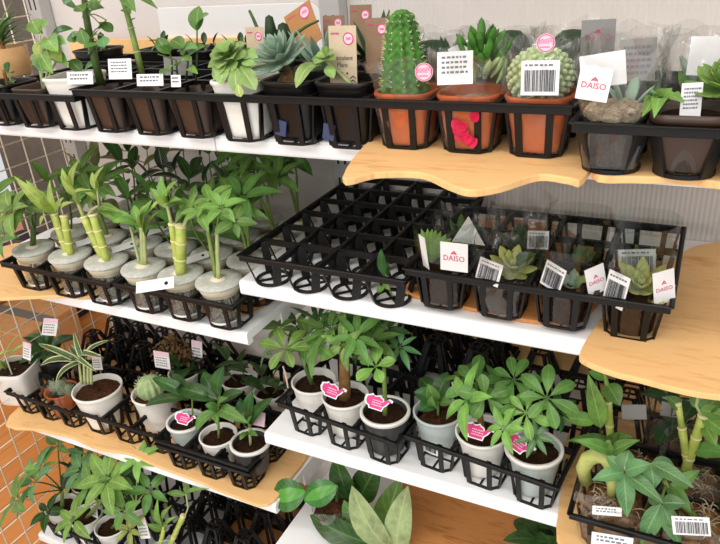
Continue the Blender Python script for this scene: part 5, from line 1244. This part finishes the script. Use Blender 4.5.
leaves(r, 'lf_bright', [(P(702, 416), P(732, 440, -.02), .022, .1), (P(700, 410), P(728, 418, .0), .02, .12), (P(704, 425), P(716, 446, -.02), .02)], 'leaf', .25, .1, 'lance')
leaves(r, 'lf_mid', [(P(694, 450), P(736, 456, -.02), .024, .1), (P(680, 408), P(666, 396, .0), .018), (P(698, 408), P(690, 392, .01), .014), (P(702, 412), P(722, 396, .02), .022)], 'leaf', .25, .1, 'lance')
r, b = bag('potted_lucky_bamboo', 'single upright bamboo cane with broad bright leaves beside the umbrella plant pot', -.030, .850, .042, .09, 74, .04)
P = lambda px, py, d=0: A(px, py, y=b.y+d)
bamboo_stalk(r, P(611, 448), P(608, 402), .0058, 2); stalk(r, [P(608, 404), P(607, 385), P(604, 372)], .004, .003, 'green_stem', 'shoot')
leaves(r, 'lf_bright', [(P(601, 428, -.02), P(588, 374, -.01), .026, .06), (P(596, 422, -.02), P(561, 418, -.02), .022, .1)], 'leaf', .25, .1, 'lance')
leaves(r, 'lf_mid', [(P(607, 384), P(620, 406, -.02), .028, .1), (P(610, 440), P(567, 441, -.03), .018, .06), (P(612, 440), P(634, 437, -.02), .014), (P(606, 378), P(588, 372, .0), .018), (P(607, 372), P(622, 374, .01), .022), (P(611, 446), P(618, 432, -.01), .02)], 'leaf', .25, .1, 'lance')
r, b = bag('bagged_plant', 'dark bagged plant with a white card at the back of the corner tray', .03, .925, .044, .12, 75, .05)
P = lambda px, py, d=0: A(px, py, y=b.y+d)
bush(r, b, .06, .03, 3, .06, .028, 'lf_deep', 76, 'ell', 3, 'dark_stem'); card(r, 'paper_card', P(634, 412, -.045), .034, .022, M['grey_card'], .2, .4, .1); card(r, 'paper_card', P(676, 408, -.02), .04, .03, M['grey_card'], .1, .2, 0)
r, b = bag('bagged_plant', 'dark bagged plant at the back right of the corner tray', .115, .93, .044, .12, 77, .05)
bush(r, b, .08, .03, 3, .07, .03, 'lf_dark', 78, 'ell', 3, 'dark_stem')
r, b = bag('bagged_plant', 'bagged leafy plant cut off by the right edge of the photo', .135, .79, .04, .10, 79, .05)
bush(r, b, .05, .02, 3, .07, .024, 'lf_bright', 80, 'lance', 3)

# ------------------------------------------------------------------ bottom right shelf: broad-leaved plant
x, y = -.533, .83
r = rootat('hoya', 'broad-leaved plant with pale leaf undersides in a wrapped bark ball', 'potted plant', x, y, -1.0185)
m = MB(); m.lathe((x, y, H-1.0185), [(.0005, .001), (.036, .001), (.043, .008), (.046, .03), (.040, .045), (.02, .052), (.0005, .054)], 40, None, 0, lambda q, a, z: (q*(1+.04*math.sin(5*a)), 0)); m.build('bark_ball', M['bark'], r)
sleeve(r, (x, y), H-1.0182, H-.955, .040, .047, None, 83, 0, 'clear_wrap', 'film', .006, .003)
P = lambda px, py, d=0: A(px, py, y=y+d)
t = P(338, 488, .01); stalk(r, bend(W(x, y, -.97), t, .0, 4), .003, .002, 'dark_stem'); stalk(r, bend(W(x+.01, y, -.97), P(372, 525), .0, 4), .003, .002, 'dark_stem'); stalk(r, bend(t, P(300, 494, -.02), .003, 4), .0018, .0014, 'dark_stem')
leaves(r, 'lf_pale', [(P(392, 552, -.03), P(352, 486, -.02), .062, .12), (P(397, 556, -.03), P(408, 486, 0), .052, .12)], 'leaf', .12, .12, 'ell', (0, -1, .3))
leaves(r, 'lf_mid', [(P(384, 545, 0), P(400, 478, .03), .06, .1), (P(366, 530, -.01), P(344, 500, -.01), .04)], 'leaf', .18, .12, 'ell', (0, -1, .3))
leaves(r, 'lf_dark', [(P(352, 500, .03), P(336, 456, .03), .05), (P(360, 500, .04), P(380, 464, .05), .06), (P(372, 545, -.03), P(310, 515, -.035), .05, .12), (P(350, 505, .02), P(330, 478, .02), .034)], 'leaf', .18, .1, 'ell', (0, -.8, .6))
leaves(r, 'lf_var2', [(P(338, 486, -.01), P(304, 500, -.04), .05, .12), (P(306, 492, -.03), P(273, 497, -.05), .062, .18)], 'leaf', .15, .1, 'ell', (0, -.8, .6))
r = rootat('hoya', 'dark leafy plant low under the lower right shelf edge', 'potted plant', -.13, .86, -1.0105)
pot_parts(r, (-.13, .86), H-.945, .04, .03, .065, M['brown_pot'])
bush(r, W(-.13, .86, -.955), .05, .04, 5, .075, .036, 'lf_dark', 85, 'ell', 3, 'dark_stem')

# ------------------------------------------------------------------ bottom left shelf
GL = 'potted plants on the bottom left shelf'
zl = -1.2765
tray('black tray of pachira pots at the left of the bottom left shelf', -1.335, .722, -1.28, 4, 3, .0835, .085, .062)
def lpot(name, label, i, j, rt=.039, mat='white_pot', h=.078, dx=0, dy=0):
    x, y = -1.335+.0835*(i+.5)+dx, .722+.085*(j+.5)+dy; r = rootat(name, label, 'potted plant', x, y, zl, GL)
    pot_parts(r, (x, y), H+zl+h, rt, rt*.7, h, M[mat]); return r, Vector((x, y, H+zl+h-.011))
r, b = lpot('potted_pachira', 'white pot with spreading palmate leaves over the wire grid, front left corner', 0, 0)
P = lambda px, py, d=0: A(px, py, y=b.y+d)
t = P(62, 490); stalk(r, bend(b, t, .0, 5), .005, .0035, 'green_stem', 'trunk')
add_whorls(r, t, [(P(36, 482, -.05), 6, .075, .024, 'lf_blue', (-.35, -.55, .75)), (P(18, 500, -.09), 5, .075, .034, 'lf_mid', (-.5, -.6, .6)), (P(58, 446, .02), 6, .05, .02, 'lf_mid', (-.2, -.4, .9)), (P(40, 470, -.03), 5, .05, .018, 'lf_bright', (-.3, -.3, .9)), (P(48, 512, -.05), 5, .045, .02, 'lf_dark')], 101, 'dark_stem', .0016)
leaves(r, 'lf_dark', [(P(66, 440), P(98, 446, .03), .024, .1), (P(66, 450), P(86, 454, .0), .012)])
r, b = lpot('potted_pachira', 'white pot with large bluish palmate leaves, second from left on the bottom shelf', 1, 0)
P = lambda px, py, d=0: A(px, py, y=b.y+d)
t = P(104, 498); stalk(r, bend(b, t, .0, 5), .005, .0035, 'green_stem', 'trunk')
add_whorls(r, t, [(P(108, 480, -.03), 7, .075, .03, 'lf_bright', (0, -.5, .85)), (P(82, 470, .0), 6, .06, .026, 'lf_blue', (-.3, -.5, .8)), (P(92, 482, -.04), 6, .055, .02, 'lf_mid', (-.2, -.6, .7)), (P(124, 510, -.05), 5, .05, .022, 'lf_mid', (.2, -.8, .5)), (P(74, 520, -.06), 6, .055, .02, 'lf_bright', (-.1, -.6, .8))], 102, 'green_stem', .0016)
paper_tag(r, A(94, 508, y=b.y+.01), .032, .045, -.3, .3, .3)
r, b = lpot('potted_pachira', 'white pot with small bright palmate leaves by the long wooden slab edge, third along', 2, 0)
P = lambda px, py, d=0: A(px, py, y=b.y+d)
t = P(136, 505); stalk(r, bend(b, t, .0, 5), .0045, .003, 'green_stem', 'trunk')
add_whorls(r, t, [(P(139, 458, .0), 7, .045, .018, 'lf_bright', (0, -.55, .8)), (P(130, 530, -.03), 6, .04, .014, 'lf_yel', (0, -.5, .85)), (P(122, 478, .02), 6, .05, .02, 'lf_mid', (-.1, -.5, .9)), (P(150, 490, .01), 5, .05, .02, 'lf_mid', (.4, -.4, .8))], 103, 'pale_stem', .0014)
paper_tag(r, A(143, 528, y=b.y-.01), .028, .05, .1, .3, .3)
r, b = lpot('potted_lucky_bamboo', 'pot with yellowing bamboo stalks left of the overturned trays', 3, 0, .034, 'grey_pot', .07, .078, -.010)
P = lambda px, py, d=0: A(px, py, y=b.y+d)
bamboo_stalk(r, b+Vector((.008, 0, 0)), P(183, 516), .006, 2); bamboo_stalk(r, b+Vector((-.010, -.004, 0)), P(165, 524), .005, 2)
stalk(r, [P(182, 524), P(188, 508), P(186, 494)], .002, .0015, 'pale_stem', 'shoot')
leaves(r, 'lf_bright', [(P(164, 528), P(158, 498, 0), .02), (P(164, 526), P(172, 505, -.01), .018), (P(162, 530), P(146, 524, -.02), .016), (P(166, 530), P(178, 516, -.02), .014), (P(163, 524), P(150, 508, .01), .016)], 'leaf', .25, .1, 'lance')
leaves(r, 'lf_mid', [(P(186, 495), P(167, 493, 0), .014), (P(186, 495), P(210, 489, 0), .010, .2), (P(186, 494), P(188, 480, .01), .012)], 'leaf', .25, .1, 'lance')
for k, (i, j, lb) in enumerate(((0, 1, 'white pot with dark leaves, second row left on the bottom shelf'), (1, 1, 'white pot with dark leaves, second row middle on the bottom shelf'), (2, 1, 'white pot with dark leaves, second row right on the bottom shelf'))):
    r, b = lpot('potted_coffee', lb, i, j); bush(r, b, .07, .03, 3, .06, .026, 'lf_deep' if k != 1 else 'lf_dark', 110+k, 'ell', 4, 'dark_stem')
